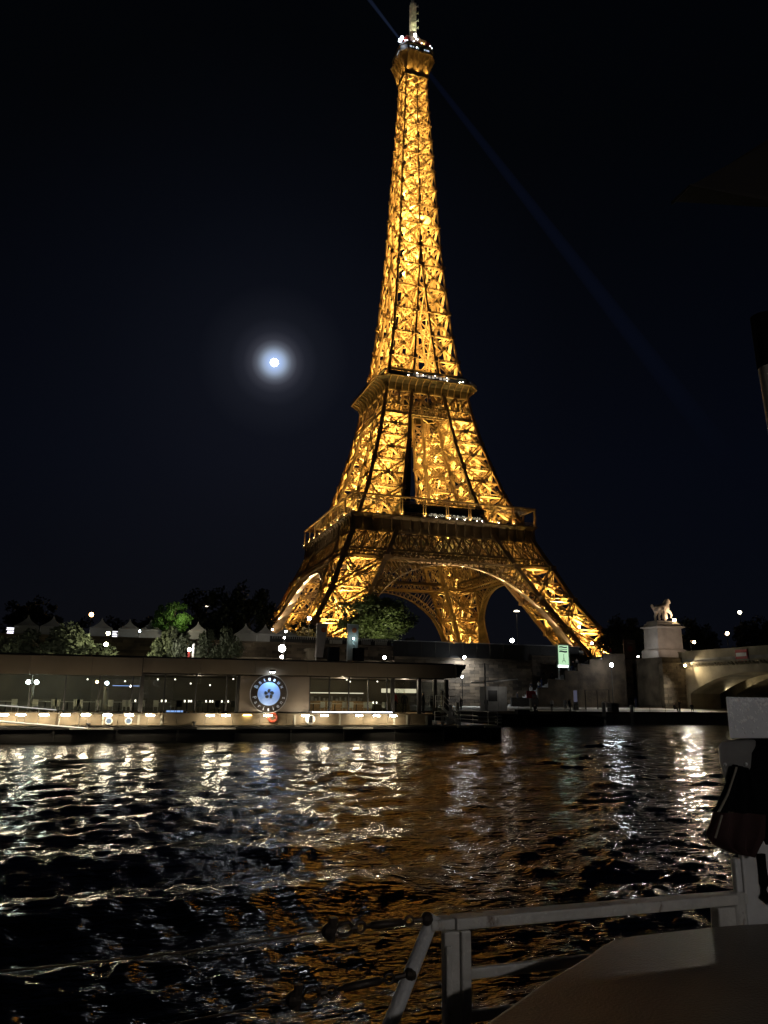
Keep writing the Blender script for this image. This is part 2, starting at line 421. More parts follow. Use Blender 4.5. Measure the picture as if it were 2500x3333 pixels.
for sx in (-1, 1):
    for sy in (-1, 1):
        def corner(z, ox, oy):
            return (sx * (w_(z) if ox else i_(z)), sy * (w_(z) if oy else i_(z)), z)
        mb = MB()
        zz = [-1] + LOW[1:] + [44.8, 51.6, 57.4] + MID[1:] + [104.8, 110.7, 116]
        for ox in (0, 1):
            for oy in (0, 1):
                for z0, z1 in zip(zz[:-1], zz[1:]):
                    t = 1.35 if z1 <= 60 else 1.1
                    if z0 >= 101: t = .9
                    mb.bar(corner(z0, ox, oy), corner(z1, ox, oy), t, t, (0, 1, 0))
                for z in LOW[1:] + MID[1:-1]:
                    c = corner(z, ox, oy); r = 1.0 if z < 50 else .8
                    mb.box(c[0] - r, c[1] - r, c[2] - r * .9, c[0] + r, c[1] + r, c[2] + r * .9)
        # masonry footing under each rafter
        for ox in (0, 1):
            for oy in (0, 1):
                c = corner(0, ox, oy); mb.box(c[0] - 2.2, c[1] - 2.2, -2, c[0] + 2.2, c[1] + 2.2, 1.2)
        pillar = build('pillar', mb, M_iron, tower)
        for levels, W, D, pitch, t in ((LOW, 1.45, 1.0, 2.2, .24), (MID, 1.25, .85, 1.9, .21)):
            for z0, z1 in zip(levels[:-1], levels[1:]):
                for face in range(4):
                    if face == 0: a, b, n = (0, 1), (1, 1), (0, sy, 0)
                    elif face == 1: a, b, n = (1, 0), (1, 1), (sx, 0, 0)
                    elif face == 2: a, b, n = (0, 0), (1, 0), (0, -sy, 0)
                    else: a, b, n = (0, 0), (0, 1), (-sx, 0, 0)
                    panel(pillar, corner(z0, *a), corner(z0, *b), corner(z1, *a), corner(z1, *b), n, W, D, pitch, t, True, .85)
        # inclined lift track, its stairs and the inner bracing of the pillar
        mb = MB()
        allz = LOW + [51.6, 57.4] + MID[1:] + [110]
        for z0, z1 in zip(allz[:-1], allz[1:]):
            def ax(z, k, m=0.0):
                c = (w_(z) + i_(z)) / 2; h = (w_(z) - i_(z)) / 2
                return vec(sx * (c + k * h), sy * (c + m * h), z)
            for k, m in ((-.28, 0), (.02, 0), (-.28, .3), (.02, .3)):
                mb.bar(ax(z0, k, m), ax(z1, k, m), .42, .42, (sx, sy, 0))
            nst = max(3, int((z1 - z0) / 1.6))
            for q in range(nst):
                za = z0 + (z1 - z0) * q / nst; zb = z0 + (z1 - z0) * (q + 1) / nst
                mb.bar(ax(za, -.28), ax(za, .02), .2, .2)
            ns = max(2, int((z1 - z0) / 6.0))
            for q in range(ns):
                za = z0 + (z1 - z0) * q / ns; zb = z0 + (z1 - z0) * (q + 1) / ns; g = 1 if q % 2 else -1
                mb.bar(ax(za, .25, -.4 * g), ax(zb, .25, .4 * g), .7, .14)
            for ox in (0, 1):
                mb.bar(corner(z0, ox, 0), corner(z1, 1 - ox, 1), .36, .36)
            for c1, c2 in (((0, 0), (1, 1)), ((0, 1), (1, 0))):
                mb.bar(corner(z1, *c1), corner(z1, *c2), .45, .5)
        build('lift_track', mb, M_iron, pillar)
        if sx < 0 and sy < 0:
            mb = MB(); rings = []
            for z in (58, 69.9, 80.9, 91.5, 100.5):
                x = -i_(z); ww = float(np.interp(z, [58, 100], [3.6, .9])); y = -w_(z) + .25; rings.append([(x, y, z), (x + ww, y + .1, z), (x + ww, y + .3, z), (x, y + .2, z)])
            mb.loft(rings); build('wedge', mb, M_dark, pillar, label='dark tapering screen along the inner edge of the pillar')  # plain dark sheet along the inner rafter, narrowing upwards

# --- the upper shaft: four corner rafters, four centre rafters, panels on both halves of each face
mb = MB()
for z0, z1 in zip(TOPL[:-1], TOPL[1:]):
    t = float(np.interp(z0, [116, 180, 260], [.85, .62, .45]))
    for a in (-1, 1):
        for b in (-1, 1):
            mb.bar((a * w_(z0), b * w_(z0), z0), (a * w_(z1), b * w_(z1), z1), t, t)
            g = t * 1.05
            cx, cy = a * (w_(z1) + .12), b * (w_(z1) + .12); g = t * .9
            mb.box(cx - g, cy - g, z1 - g * 1.1, cx + g, cy + g, z1 + g * 1.1)
    for k in range(4):
        q = [(0, -1), (1, 0), (0, 1), (-1, 0)][k]; u = (-q[1], q[0])
        for m in ((-1, 1) if z0 < 176 else (1,)):
            def cl(z): return (q[0] * w_(z) + u[0] * m * i_(z), q[1] * w_(z) + u[1] * m * i_(z), z)
            mb.bar(cl(z0), cl(z1), t, t, (q[0], q[1], 0))
            c = cl(z1); g = t * 1.0; c = (c[0] + q[0] * .30, c[1] + q[1] * .30)
            mb.box(c[0] - g, c[1] - g, z1 - g, c[0] + g, c[1] + g, z1 + g)
shaft = build('shaft', mb, M_iron, tower)
for z0, z1 in zip(TOPL[:-1], TOPL[1:]):
    sc = float(np.interp(z0, [116, 180, 260], [1, .75, .5]))
    for k in range(4):
        q = [(0, -1), (1, 0), (0, 1), (-1, 0)][k]; u = (-q[1], q[0])
        for m in (-1, 1):
            def pt(z, s_): return (q[0] * w_(z) + u[0] * s_, q[1] * w_(z) + u[1] * s_, z)
            panel(shaft, pt(z0, m * i_(z0)), pt(z0, m * w_(z0)), pt(z1, m * i_(z1)), pt(z1, m * w_(z1)),
                  (q[0], q[1], 0), .95 * sc, .7 * sc, 1.5 * sc, .18 * sc, False, .5 * sc)
# inner bracing where the legs are still apart, floors of bracing and the central lift column
mb = MB()
for z0, z1 in zip(TOPL[:-1], TOPL[1:]):
    if z0 < 160:
        for a in (-1, 1):
            for b in (-1, 1):
                mb.bar((a * i_(z0), b * i_(z0), z0), (a * i_(z1), b * i_(z1), z1), .55, .55)
                mb.bar((a * i_(z0), b * i_(z0), z0), (a * i_(z1), b * w_(z1), z1), .34, .34)
                mb.bar((a * i_(z0), b * w_(z0), z0), (a * i_(z1), b * i_(z1), z1), .34, .34)
                mb.bar((a * i_(z0), b * i_(z0), z0), (a * w_(z1), b * i_(z1), z1), .34, .34)
                mb.bar((a * w_(z0), b * i_(z0), z0), (a * i_(z1), b * i_(z1), z1), .34, .34)
    w1 = w_(z1)
    for a in (-1, 1):
        mb.bar((-w1, a * w1, z1), (w1, -a * w1, z1), .3, .35)
        mb.bar((0, a * w1, z1), (w1, 0, z1), .26, .3); mb.bar((0, a * w1, z1), (-w1, 0, z1), .26, .3)
c_ = 1.9
for a in (-1, 1):
    for b in (-1, 1):
        mb.bar((a * c_, b * c_, 116), (a * c_ * .8, b * c_ * .8, 266), .4, .4)
z = 116.0
while z < 264:
    for a in (-1, 1):
        g = 1 if int(z) % 2 else -1
        mb.bar((-c_ * g, a * c_, z), (c_ * g, a * c_, z + 2.4), .2, .2); mb.bar((a * c_, -c_ * g, z), (a * c_, c_ * g, z + 2.4), .2, .2)
        mb.bar((-c_, a * c_, z), (c_, a * c_, z), .2, .2); mb.bar((a * c_, -c_, z), (a * c_, c_, z), .2, .2)
    z += 2.4
# stairs winding round the column
for q in range(60):
    za = 118 + q * 2.4; r_ = min(4.2, w_(za) * .62); f0 = q * PI / 2; f1 = f0 + PI / 2
    mb.bar((r_ * math.cos(f0), r_ * math.sin(f0), za), (r_ * math.cos(f1), r_ * math.sin(f1), za + 2.4), .8, .16)
build('lift_column', mb, M_iron, shaft)
mb = MB()   # the halfway platform inside the shaft
for a, b in ((-1, 0), (1, 0), (0, -1), (0, 1)):
    if a: mb.box(a * 5.6 - 1.2, -6.8, 195.2, a * 5.6 + 1.2, 6.8, 195.5)
    else: mb.box(-4.3, b * 5.6 - 1.2, 195.2, 4.3, b * 5.6 + 1.2, 195.5)
build('halfway_platform', mb, M_iron, shaft)

# --- things that lie on the four sloping faces
def fp(k, u, z, inset=0.0):
    d = w_(z) - inset
    return [(u, -d, z), (d, u, z), (-u, d, z), (-d, -u, z)][k]
def fn(k): return [(0, -1, 0), (1, 0, 0), (0, 1, 0), (-1, 0, 0)][k]
def band(k, zb, zt, period, t, inset, chord, posts=False):
    mb = MB()
    n = fn(k); wb, wt = w_(zb) - .6, w_(zt) - .6
    mb.bar(fp(k, -wb, zb, inset), fp(k, wb, zb, inset), chord, chord * .8); mb.bar(fp(k, -wt, zt, inset), fp(k, wt, zt, inset), chord, chord * .8)
    cnt = int(round(2 * wb / period)); 
    for q in range(cnt):
        f0, f1 = -1 + 2 * q / cnt, -1 + 2 * (q + 1) / cnt
        mb.bar(fp(k, f0 * wb, zb, inset + .05), fp(k, f1 * wt, zt, inset + .05), t, .14, n)
        mb.bar(fp(k, f1 * wb, zb, inset - .1), fp(k, f0 * wt, zt, inset - .1), t, .14, n)
        if posts: mb.bar(fp(k, f1 * wb, zb, inset), fp(k, f1 * wt, zt, inset), t, .16, n)
    return build('lattice_band', mb, M_iron, tower)
for k in range(4):
    band(k, 41.8, 44.8, 1.75, .26, .2, .85); band(k, 41.8, 44.8, 2.5, .3, 5.0, .6)
    band(k, 44.8, 51.6, 4.4, .42, .25, .75, True); band(k, 44.8, 51.6, 2.2, .22, .35, .3); band(k, 44.8, 51.6, 5.5, .4, 5.0, .6, True)
    band(k, 101.2, 104.8, 1.25, .22, .15, .55); band(k, 101.2, 104.8, 1.8, .22, 3.0, .4)
    mb = MB()
    for u0, u1 in ((-1, -.69), (-.69, -.38), (-.38, 0), (0, .38), (.38, .69), (.69, 1)):
        a0, b0 = fp(k, u0 * w_(104.8), 104.8), fp(k, u1 * w_(104.8), 104.8); a1, b1 = fp(k, u0 * w_(110.7), 110.7), fp(k, u1 * w_(110.7), 110.7)
        girder(mb, a0, b1, fn(k), .55, .5, 1.2, .13); girder(mb, b0, a1, fn(k), .55, .5, 1.2, .13)
        mb.bar(b0, b1, .5, .4, fn(k))
        gusset(mb, (vec(*a0) + vec(*b1)) / 2, fn(k), .5)
    mb.bar(fp(k, -17, 110.7), fp(k, 17, 110.7), .6, .5)
    build('lattice_band', mb, M_iron, tower)

# --- the four great arches
AR, AZ = 38.5, 2.3
for k in range(4):
    mb = MB(); n = fn(k)
    th = np.radians(np.linspace(-86, 86, 61))
    def ap(R_, t, ins): return fp(k, R_ * math.sin(t), AZ + R_ * math.cos(t), ins)
    for t0, t1 in zip(th[:-1], th[1:]):
        for R_, hgt in ((AR, .35), (AR + 2.3, .4)):
            mb.bar(ap(R_, t0, .35), ap(R_, t1, .35), .75, hgt, vec(*ap(1.0, (t0 + t1) / 2, 0)) * 0 + vec(0, 0, 1))
    for t in np.radians(np.linspace(-80, 80, 57)):
        mb.bar(ap(AR, t, .3), ap(AR + 2.3, t, .3), .34, .5, n)
        mb.bar(ap(AR + .2, t, .3), ap(AR + 2.2, t + .045, .3), .16, .2, n)
    arch = build('arch', mb, M_iron, tower)
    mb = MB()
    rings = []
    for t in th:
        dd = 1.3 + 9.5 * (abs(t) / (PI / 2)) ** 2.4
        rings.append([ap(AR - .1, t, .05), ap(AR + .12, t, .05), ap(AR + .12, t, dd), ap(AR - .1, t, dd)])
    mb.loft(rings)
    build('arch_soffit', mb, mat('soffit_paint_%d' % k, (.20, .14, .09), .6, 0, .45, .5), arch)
    # looped arcade between the arch and the band above
    for t in np.radians(np.concatenate([np.linspace(-52, -14, 12), np.linspace(14, 52, 12)])):
        R1 = AR + 2.3; zt = AZ + R1 * math.cos(t); room = (41.3 - zt) / max(.3, math.cos(t))
        u1 = i_(zt + 2.0) - .9
        if R1 * abs(math.sin(t)) > u1 - .8 or room < 1.2: continue
        hgt = min(room - .3, 4.4, (u1 - R1 * abs(math.sin(t))) * 1.3 + .8); hw = .82
        if hgt < 1.0: continue
        dth = hw / R1
        mb = MB(); pts = [ap(R1, t - dth, .3)]
        for q in range(7):
            a = PI * q / 6
            pts.append(ap(R1 + max(.3, hgt - hw) + hw * math.sin(a), t - dth * math.cos(a) * .92, .3))
        pts.append(ap(R1, t + dth, .3))
        for p0, p1 in zip(pts[:-1], pts[1:]): mb.bar(p0, p1, .22, .5, n)
        build('arch_loop', mb, M_iron, arch)

# --- first floor: deck, frieze with consoles, gallery with posts, canopy and lamps
mb = MB()
for a, b, c, d in ((-34, -34, 34, -13), (-34, 13, 34, 34), (-34, -13, -13, 13), (13, -13, 34, 13)):
    mb.box(a, b, 56.6, c, d, 57.2)
for q in range(-8, 9):
    for s_ in (-1, 1):
        mb.box(q * 4 - .2, min(s_ * 13, s_ * 33.5), 55.6, q * 4 + .2, max(s_ * 13, s_ * 33.5), 56.59)
build('first_floor_deck', mb, M_gal, tower)
gal = build('first_floor_gallery', (lambda m: (m.loft([[(-a, -a, z), (a, -a, z), (a, a, z), (-a, a, z)] for a, z in
      ((34.05, 51.6), (34.35, 51.7), (34.35, 52.3), (34.0, 52.4), (34.0, 56.0), (34.9, 56.9), (35.35, 57.0), (35.35, 57.45), (34.9, 57.5), (33.8, 57.5), (33.6, 51.6))], False), m)[1])(MB()), M_gal, tower)
mb = MB()
mb.loft([[(x - .22, -34.75, z), (x + .22, -34.75, z), (x + .22, -33.9, z), (x - .22, -33.9, z)] for x, z in ((0, 51.9), (0, 54.4))])
mb.box(-.3, -34.9, 52.9, .3, -33.9, 53.3); mb.box(-.17, -34.6, 54.41, .17, -33.9, 56.2)
mb.prism([(-33.9, 56.21), (-34.6, 56.21), (-35.1, 56.7), (-35.1, 56.9), (-33.9, 56.9)], 'x', -.2, .2)
con = build('console', mb, M_gal, gal)
def around(src, parent, us, z=0):
    out = []
    for k in range(4):
        for u in us:
            o = src.copy(); COL.objects.link(o); o.parent = parent; o.rotation_euler = (0, 0, k * PI / 2)
            o.location = [(u, 0, z), (0, u, z), (-u, 0, z), (0, -u, z)][k]; out.append(o)
    return out
around(con, gal, [-34 + 3.4 * q for q in range(21)]); bpy.data.objects.remove(con)
mb = MB()   # canopy beams and balustrade
for k in range(4):
    def q3(u, d, z): return [(u, -d, z), (d, u, z), (-u, d, z), (-d, -u, z)][k]
    for d, z, w, h in ((34.88, 64.0, .5, .55), (29.5, 63.9, .4, .4), (34.8, 58.75, .12, .12), (34.8, 58.2, .08, .08)):
        mb.bar(q3(-d, d, z), q3(d, d, z), w, h)
    for q in range(-17, 18): mb.bar(q3(q * 2, 34.8, 63.85), q3(q * 2 * .85, 29.5, 63.85), .16, .22)
    for q in range(-69, 70): mb.bar(q3(q * .5, 34.8, 57.5), q3(q * .5, 34.8, 58.72), .07, .05)
build('canopy', mb, M_iron, gal)
mb = MB()
for dx in (-.42, .42):
    mb.box(dx - .13, -34.85, 57.5, dx + .13, -34.5, 63.8)
mb.box(-.6, -34.9, 57.5, .6, -34.4, 58.1); mb.box(-.29, -34.8, 63.0, .29, -34.6, 63.3)
post = build('canopy_post', mb, M_iron, gal)
around(post, gal, [-34.4 + 8.6 * q for q in range(8)]); bpy.data.objects.remove(post)
mb = MB(); mb.ball((0, -35.05, 58.0), .12, 6, 4)
gl = build('gallery_lamp', mb, emit('post_lamp', (1.0, .66, .26), 14), gal)
around(gl, gal, [-34.4 + 8.6 * q for q in range(8)]); bpy.data.objects.remove(gl)
mb = MB(); mb.ball((0, -35.4, 57.72), .11, 6, 4)
gl = build('floor_lamp', mb, E_white, gal)
for u in (-4.5, 0.5, 3.2, 6.2, 11.0, 13.0, 19.5): piece(gl, gal, (u, 0, 0))
bpy.data.objects.remove(gl)
mb = MB(); mb.ball((0, -32.0, 62.9), .075, 6, 4)
gl = build('ceiling_lamp', mb, emit('ceiling_dot', (1.0, .85, .6), 1.2), gal)
for q in range(16):
    piece(gl, gal, (22 + (q % 8) * 1.5, (q // 8) * 2.4, .3)); piece(gl, gal, (-33 + (q % 8) * 1.3, 1 + (q // 8) * 2.2, .3))
    piece(gl, gal, (-32.5 + (q // 8) * 1.8, 6 + (q % 8) * 3.6, .2))
bpy.data.objects.remove(gl)
for s_ in (-1, 1):
    pv = build('pavilion', (lambda m: (m.box(-16, min(s_ * 21, s_ * 31), 57.3, 16, max(s_ * 21, s_ * 31), 62.2), m.box(-16.5, min(s_ * 20.5, s_ * 31.6), 62.2, 16.5, max(s_ * 20.5, s_ * 31.6), 62.8), m)[2])(MB()), M_dark, gal)
    if s_ < 0: PAV = pv
mb = MB()
for q in range(5): mb.box(-14.6 + q * 6, -31.06, 58.5, -9.9 + q * 6, -31.01, 61.4)
build('window', mb, M_glass, PAV if False else gal)
mb = MB()
for q in range(170):
    x = random.uniform(-6, 14.4); 
    if -9.9 < x - 0 < -8.6: continue
    z = 59.0 + random.random() * .9; s2 = random.uniform(.05, .15)
    mb.box(x, -31.2, z, x + s2 * 2.2, -31.14, z + s2)
build('string_lights', mb, emit('string_glow', (1.0, .93, .66), 1.1), gal, kind='stuff')

# --- second floor: coved cornice with ribs, gallery and kiosks
def octr(w, c, z): return [(-w + c, -w, z), (w - c, -w, z), (w, -w + c, z), (w, w - c, z), (w - c, w, z), (-w + c, w, z), (-w, w - c, z), (-w, -w + c, z)]
COVE = [(17.1, .4, 110.8), (17.3, .5, 112.2), (17.8, 1.0, 113.4), (18.9, 2.2, 114.4), (20.5, 3.6, 114.95), (20.87, 3.88, 115.05), (20.87, 3.88, 115.55), (20.4, 3.7, 115.6), (14.2, 1.0, 115.6)]
sec = build('second_floor_gallery', (lambda m: (m.loft([octr(*q) for q in COVE], False), m)[1])(MB()), mat('cove_shade', (.055, .038, .022), .6, 0, .2, .4), tower)  # the cove's shade is put into its darker colour
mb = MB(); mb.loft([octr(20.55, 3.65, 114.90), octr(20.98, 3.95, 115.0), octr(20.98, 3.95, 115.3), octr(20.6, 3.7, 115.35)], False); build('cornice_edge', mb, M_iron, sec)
mb = MB()
prof = [(17.05, 110.9), (17.25, 112.2), (17.75, 113.35), (18.8, 114.3), (20.6, 114.92)]
mb.prism([(-a - .02, z) for a, z in prof] + [(-a - .30, z - .22) for a, z in reversed(prof)], 'x', -.13, .13)
rib = build('console', mb, M_iron, sec)
around(rib, sec, [-16.2 + 2.7 * q for q in range(13)]); bpy.data.objects.remove(rib)
mb = MB()
rr = octr(20.75, 3.85, 116.9)
for z, t in ((116.9, .12), (116.3, .07)):
    for q in range(8):
        a, b = rr[q], rr[(q + 1) % 8]; mb.bar((a[0], a[1], z), (b[0], b[1], z), t, t)
for q in range(8):
    a, b = vec(*rr[q]), vec(*rr[(q + 1) % 8]); k_ = int(np.linalg.norm(b - a) / .6)
    for j in range(k_): p = a + (b - a) * j / k_; mb.bar((p[0], p[1], 115.6), (p[0], p[1], 116.9), .06, .06)
mb.box(-16.2, -17.6, 115.6, 16.2, -17.4, 118.4); mb.box(-16.2, 17.4, 115.6, 16.2, 17.6, 118.4); mb.box(-17.6, -16.2, 115.6, -17.4, 16.2, 118.4); mb.box(17.4, -16.2, 115.6, 17.6, 16.2, 118.4)
mb.loft([octr(18.0, 2.2, 118.4), octr(18.2, 2.3, 118.5), octr(18.1, 2.3, 118.9), octr(16.6, 2, 120.2), octr(15.2, 1.6, 120.9)], False)
build('kiosk', mb, M_dark, sec)
mb = MB()
for q in range(9): mb.box(-5 + q * 1.6, -17.75, 116.9 + (q % 3) * .3, -4.0 + q * 1.6, -17.66, 118.0)
build('window', mb, emit('kiosk_glow', (1.0, .86, .70), .7), sec)
mb = MB(); mb.ball((0, 0, 0), .14, 6, 4)
gl = build('gallery_lamp', mb, E_white, sec)
for x, y, z in ((-5, -18.4, 118.2), (-2.6, -18.3, 117.6), (2.5, -18.3, 118.1), (7.4, -18.3, 117.8), (7.6, -18.3, 116.8), (13, -18, 117.0), (14.2, -18.2, 117.2), (17, -19, 116.2), (-9, -19.5, 116.2),
                (-12.8, -17.4, 118.4), (10.6, -18.6, 116.3), (0.5, -17.5, 116.6), (-.5, -16.4, 117.4), (4.2, -16.4, 117.1)):
    piece(gl, sec, (x, y, z))
bpy.data.objects.remove(gl)

# --- the top: flared cabin, gallery, red radomes, lit crown, beacons and aerial
mb = MB()
mb.loft([octr(5.05, .3, 266), octr(5.15, .3, 268), octr(5.5, .8, 270), octr(6.4, 1.6, 273), octr(8.0, 2.6, 275.8), octr(8.34, 2.83, 276.0), octr(8.34, 2.83, 276.7), octr(8.1, 2.7, 276.8)], False)
cab = build('summit_cabin', mb, M_iron, tower)
mb = MB()
for k in range(4):
    def q3(u, d, z): return [(u, -d, z), (d, u, z), (-u, d, z), (-d, -u, z)][k]
    for u in (-4.9, -2.4, 0, 2.4, 4.9):
        for (d0, z0, u0), (d1, z1, u1) in zip(((5.1, 266, 1), (5.3, 268.5, 1), (5.9, 270.5, 1), (6.9, 273.2, 1.03)), ((5.3, 268.5, 1), (5.9, 270.5, 1), (6.9, 273.2, 1.03), (8.35, 275.9, 1.05))):
            mb.bar(q3(u * u0, d0 + .25, z0), q3(u * u1, d1 + .25, z1), .24, .6, q3(0, 1, 0))
    for z, d in ((266, 5.15), (268.3, 5.4)): mb.bar(q3(-d, d + .1, z), q3(d, d + .1, z), .3, .35)
    for q in range(4):
        u0 = -4.9 + q * 2.45
        mb.bar(q3(u0, 5.7, 269), q3(u0 + 2.4, 7.6, 274.6), .14, .2); mb.bar(q3(u0 + 2.4, 5.7, 269), q3(u0, 7.6, 274.6), .14, .2)
build('bracket', mb, M_iron, cab)
mb = MB()
mb.loft([octr(7.9, 2.6, 276.8), octr(7.9, 2.6, 279.4)], False)
mb.loft([octr(8.1, 2.7, 279.4), octr(8.25, 2.75, 279.5), octr(8.2, 2.7, 280.3), octr(7.6, 2.6, 280.4), octr(3, 1, 280.45)], False)
build('gallery_wall', mb, M_dark, cab)
mb = MB()
for x0, x1 in ((-4.4, -3.4), (-2.9, -2.5), (-.6, -.2), (2.4, 3.0), (3.4, 4.8)): mb.box(x0, -7.98, 277.6, x1, -7.91, 278.3)
mb.box(-7.98, -3.6, 277.6, -7.91, -1.0, 278.3)
build('window', mb, emit('cabin_glow', (.75, .86, 1.0), .75), cab)
mb = MB()
for x, y in ((-4.6, -5.2), (4.9, -5.0), (5.2, 2.5), (-4.8, 3)): mb.lathe([(1.55, 0), (1.7, .3), (1.7, 3.4), (1.4, 3.9), (.2, 4.0)], (x, y, 280.5), 14)
mb.box(-3.0, -5.6, 280.5, 3.2, 5.0, 283.6)
build('radome', mb, M_red, cab)
mb = MB()
for q in range(120):
    x, y = [(-4.9 + q * .082, -4.3), (-4.9 + q * .082, 4.3)][q % 2]
    if abs(x) < 1.6: continue
    mb.bar((x, y, 283.7), (x + random.uniform(-.2, .2), y, 287.4 - abs(x) * .15), .14, .14)
for z in (284.4, 285.6, 286.8):
    for y in (-4.3, 4.3): mb.bar((-4.9, y, z), (-1.5, y, z), .14, .14); mb.bar((1.5, y, z), (4.9, y, z), .14, .14)
for a in (-1, 1):
    for b in (-1, 1): mb.bar((a * 4.4, b * 4.2, 283.6), (a * 1.2, b * 1.2, 292.5), .3, .3)
mb.loft([octr(2.6, .8, 285), octr(2.2, .7, 289), octr(1.6, .5, 292), octr(1.5, .5, 293)], True)
build('crown', mb, M_iron, cab)
mb = MB()
for a in (-1, 1):
    for b in (-1, 1): mb.bar((a * 1.15, b * 1.15, 292), (a * .95, b * .95, 309.4), .3, .3)
z = 292.0; q = 0
while z < 309:
    for a in (-1, 1):
        mb.bar((-1.15, a * 1.12, z), (1.15, a * 1.12, z + .8), .2, .1); mb.bar((a * 1.12, -1.15, z), (a * 1.12, 1.15, z + .8), .1, .2)
        mb.bar((-1.3, a * 1.2, z + .4), (1.3, a * 1.2, z + .4), .34, .1)
    q += 1
    if q % 5 == 0:
        for a in (-1, 1): mb.bar((a * 1.2, -1.2, z), (a * 2.0, -2.0, z + .3), .22, .22); mb.bar((a * 1.9, -1.9, z - .6), (a * 1.9, -1.9, z + .9), .18, .18)
    z += .8
mb.box(-.8, -.8, 292, .8, .8, 309)
mb.bar((-.55, -.2, 309), (-.55, -.2, 324), .7, .7); mb.bar((.5, .3, 309), (.5, .3, 322), .45, .45)
aer = build('aerial', mb, M_ant, cab)
mb = MB(); mb.lathe([(.25, -.7), (.62, -.4), (.66, .3), (.2, .6)], (0, 0, 0), 10)
bc = build('beacon', mb, emit('beacon_face', (.80, .88, 1.0), 26), cab)
for p in ((-8.7, -7.0, 280.3), (-7.6, -6.4, 282.6), (-.9, -5.2, 287.3)): piece(bc, cab, p)
bpy.data.objects.remove(bc)
mb = MB(); mb.ball((0, 0, 0), .24, 6, 4)
gl = build('cabin_lamp', mb, emit('cabin_lamp', (.85, .88, 1.0), 12), cab)
for p in ((-5.6, -7.9, 280.6), (-1.2, -8.1, 278.0), (1.2, -7.9, 281.2), (5.4, -7.8, 281.0), (6.7, -6.4, 281.6), (-.6, -5.9, 284.9), (.1, -5.9, 284.7), (-6.4, -7.2, 280.9), (-2.6, -8.0, 281.0)): piece(gl, cab, p)
bpy.data.objects.remove(gl)

# --- the projectors that light the tower: upward spots inside the ironwork
def up(x, y, z, w, ang=152): spot((x, y, z), (x * .82, y * .82, z + 10), w, AMBER, ang, .5, .6)
KL = 10.0
def face_spot(k_, base, n_, toward, e, ang=120):
    """a projector just inside a face of ironwork, shining up along it"""
    spot(base, toward, e, AMBER, ang, .7, .35)
for sx in (-1, 1):
    for sy in (-1, 1):
        for z, e in ((5, 4.6), (14, 4.8), (24.5, 4.2), (35, 1.6), (43, .4), (48, .4), (59, 2.6), (69, 2.7), (79, 2.5), (89, 2.0), (98, .7), (105, .5), (121, 2.0), (130, 2.0), (145, 1.8), (161, 1.3)):
            c = (w_(z) + i_(z)) / 2; up(sx * c, sy * c, z, e * 620 * KL, 152 if z > 50 else 112)
        for lv, lvn, e in ((LOW, (1.0, 2.2), 4.2), (MID, (.8, 1.8), 1.6)):
            for z0, z1 in zip(lv[:-1], lv[1:]):
                for zz, kk in ((z0 + .6, 1.0), ((z0 + z1) / 2 + .4, .8)):
                    zt = zz + 8
                    for ax in (0, 1):                      # the faces that look towards the river and upstream
                        sg = (sx, sy)[ax]
                        f = w_ if sg < 0 else i_
                        so_ = (sx, sy)[1 - ax]; c = so_ * (w_(zz) + i_(zz)) / 2; ct = so_ * (w_(zt) + i_(zt)) / 2
                        d0, d1 = sg * f(zz) + 1.7, sg * f(zt) + 1.7
                        base = (d0, c, zz) if ax == 0 else (c, d0, zz); to = (d1, ct, zt) if ax == 0 else (ct, d1, zt)
                        face_spot(0, base, None, to, e * kk * 1000 * KL * .85 * ((.4 if sy < 0 else .15) if 30 < zz < 50 else 1), 140 if zz > 50 or zz < 19 else 95)
for z0, z1 in zip(TOPL[:-1], TOPL[1:]):
    for zz in ((z0 + .4, (z0 + z1) / 2) if z0 < 200 else (z0 + .4,)):
        for ax in (0, 1):
            for m in (-1, 1):
                zt = zz + 8; c = m * (w_(zz) + i_(zz)) / 2; ct = m * (w_(zt) + i_(zt)) / 2; d0, d1 = -w_(zz) + 1.15 - (zz > 200) * .35, -w_(zt) + 1.15 - (zz > 200) * .35
                base = (d0, c, zz) if ax == 0 else (c, d0, zz); to = (d1, ct, zt) if ax == 0 else (ct, d1, zt)
                face_spot(0, base, None, to, (w_(zz) ** 1.6) * 16 * KL, 140)
for q, z in enumerate((169, 177, 185, 193, 200, 207, 214, 221, 228, 235, 241, 247, 253, 258, 263)):
    f = q * 1.9; c = w_(z) * .45; e = w_(z) ** 2 * 24
    up(c * math.cos(f), c * math.sin(f), z, e * KL); up(-c * math.cos(f), -c * math.sin(f), z, e * KL)
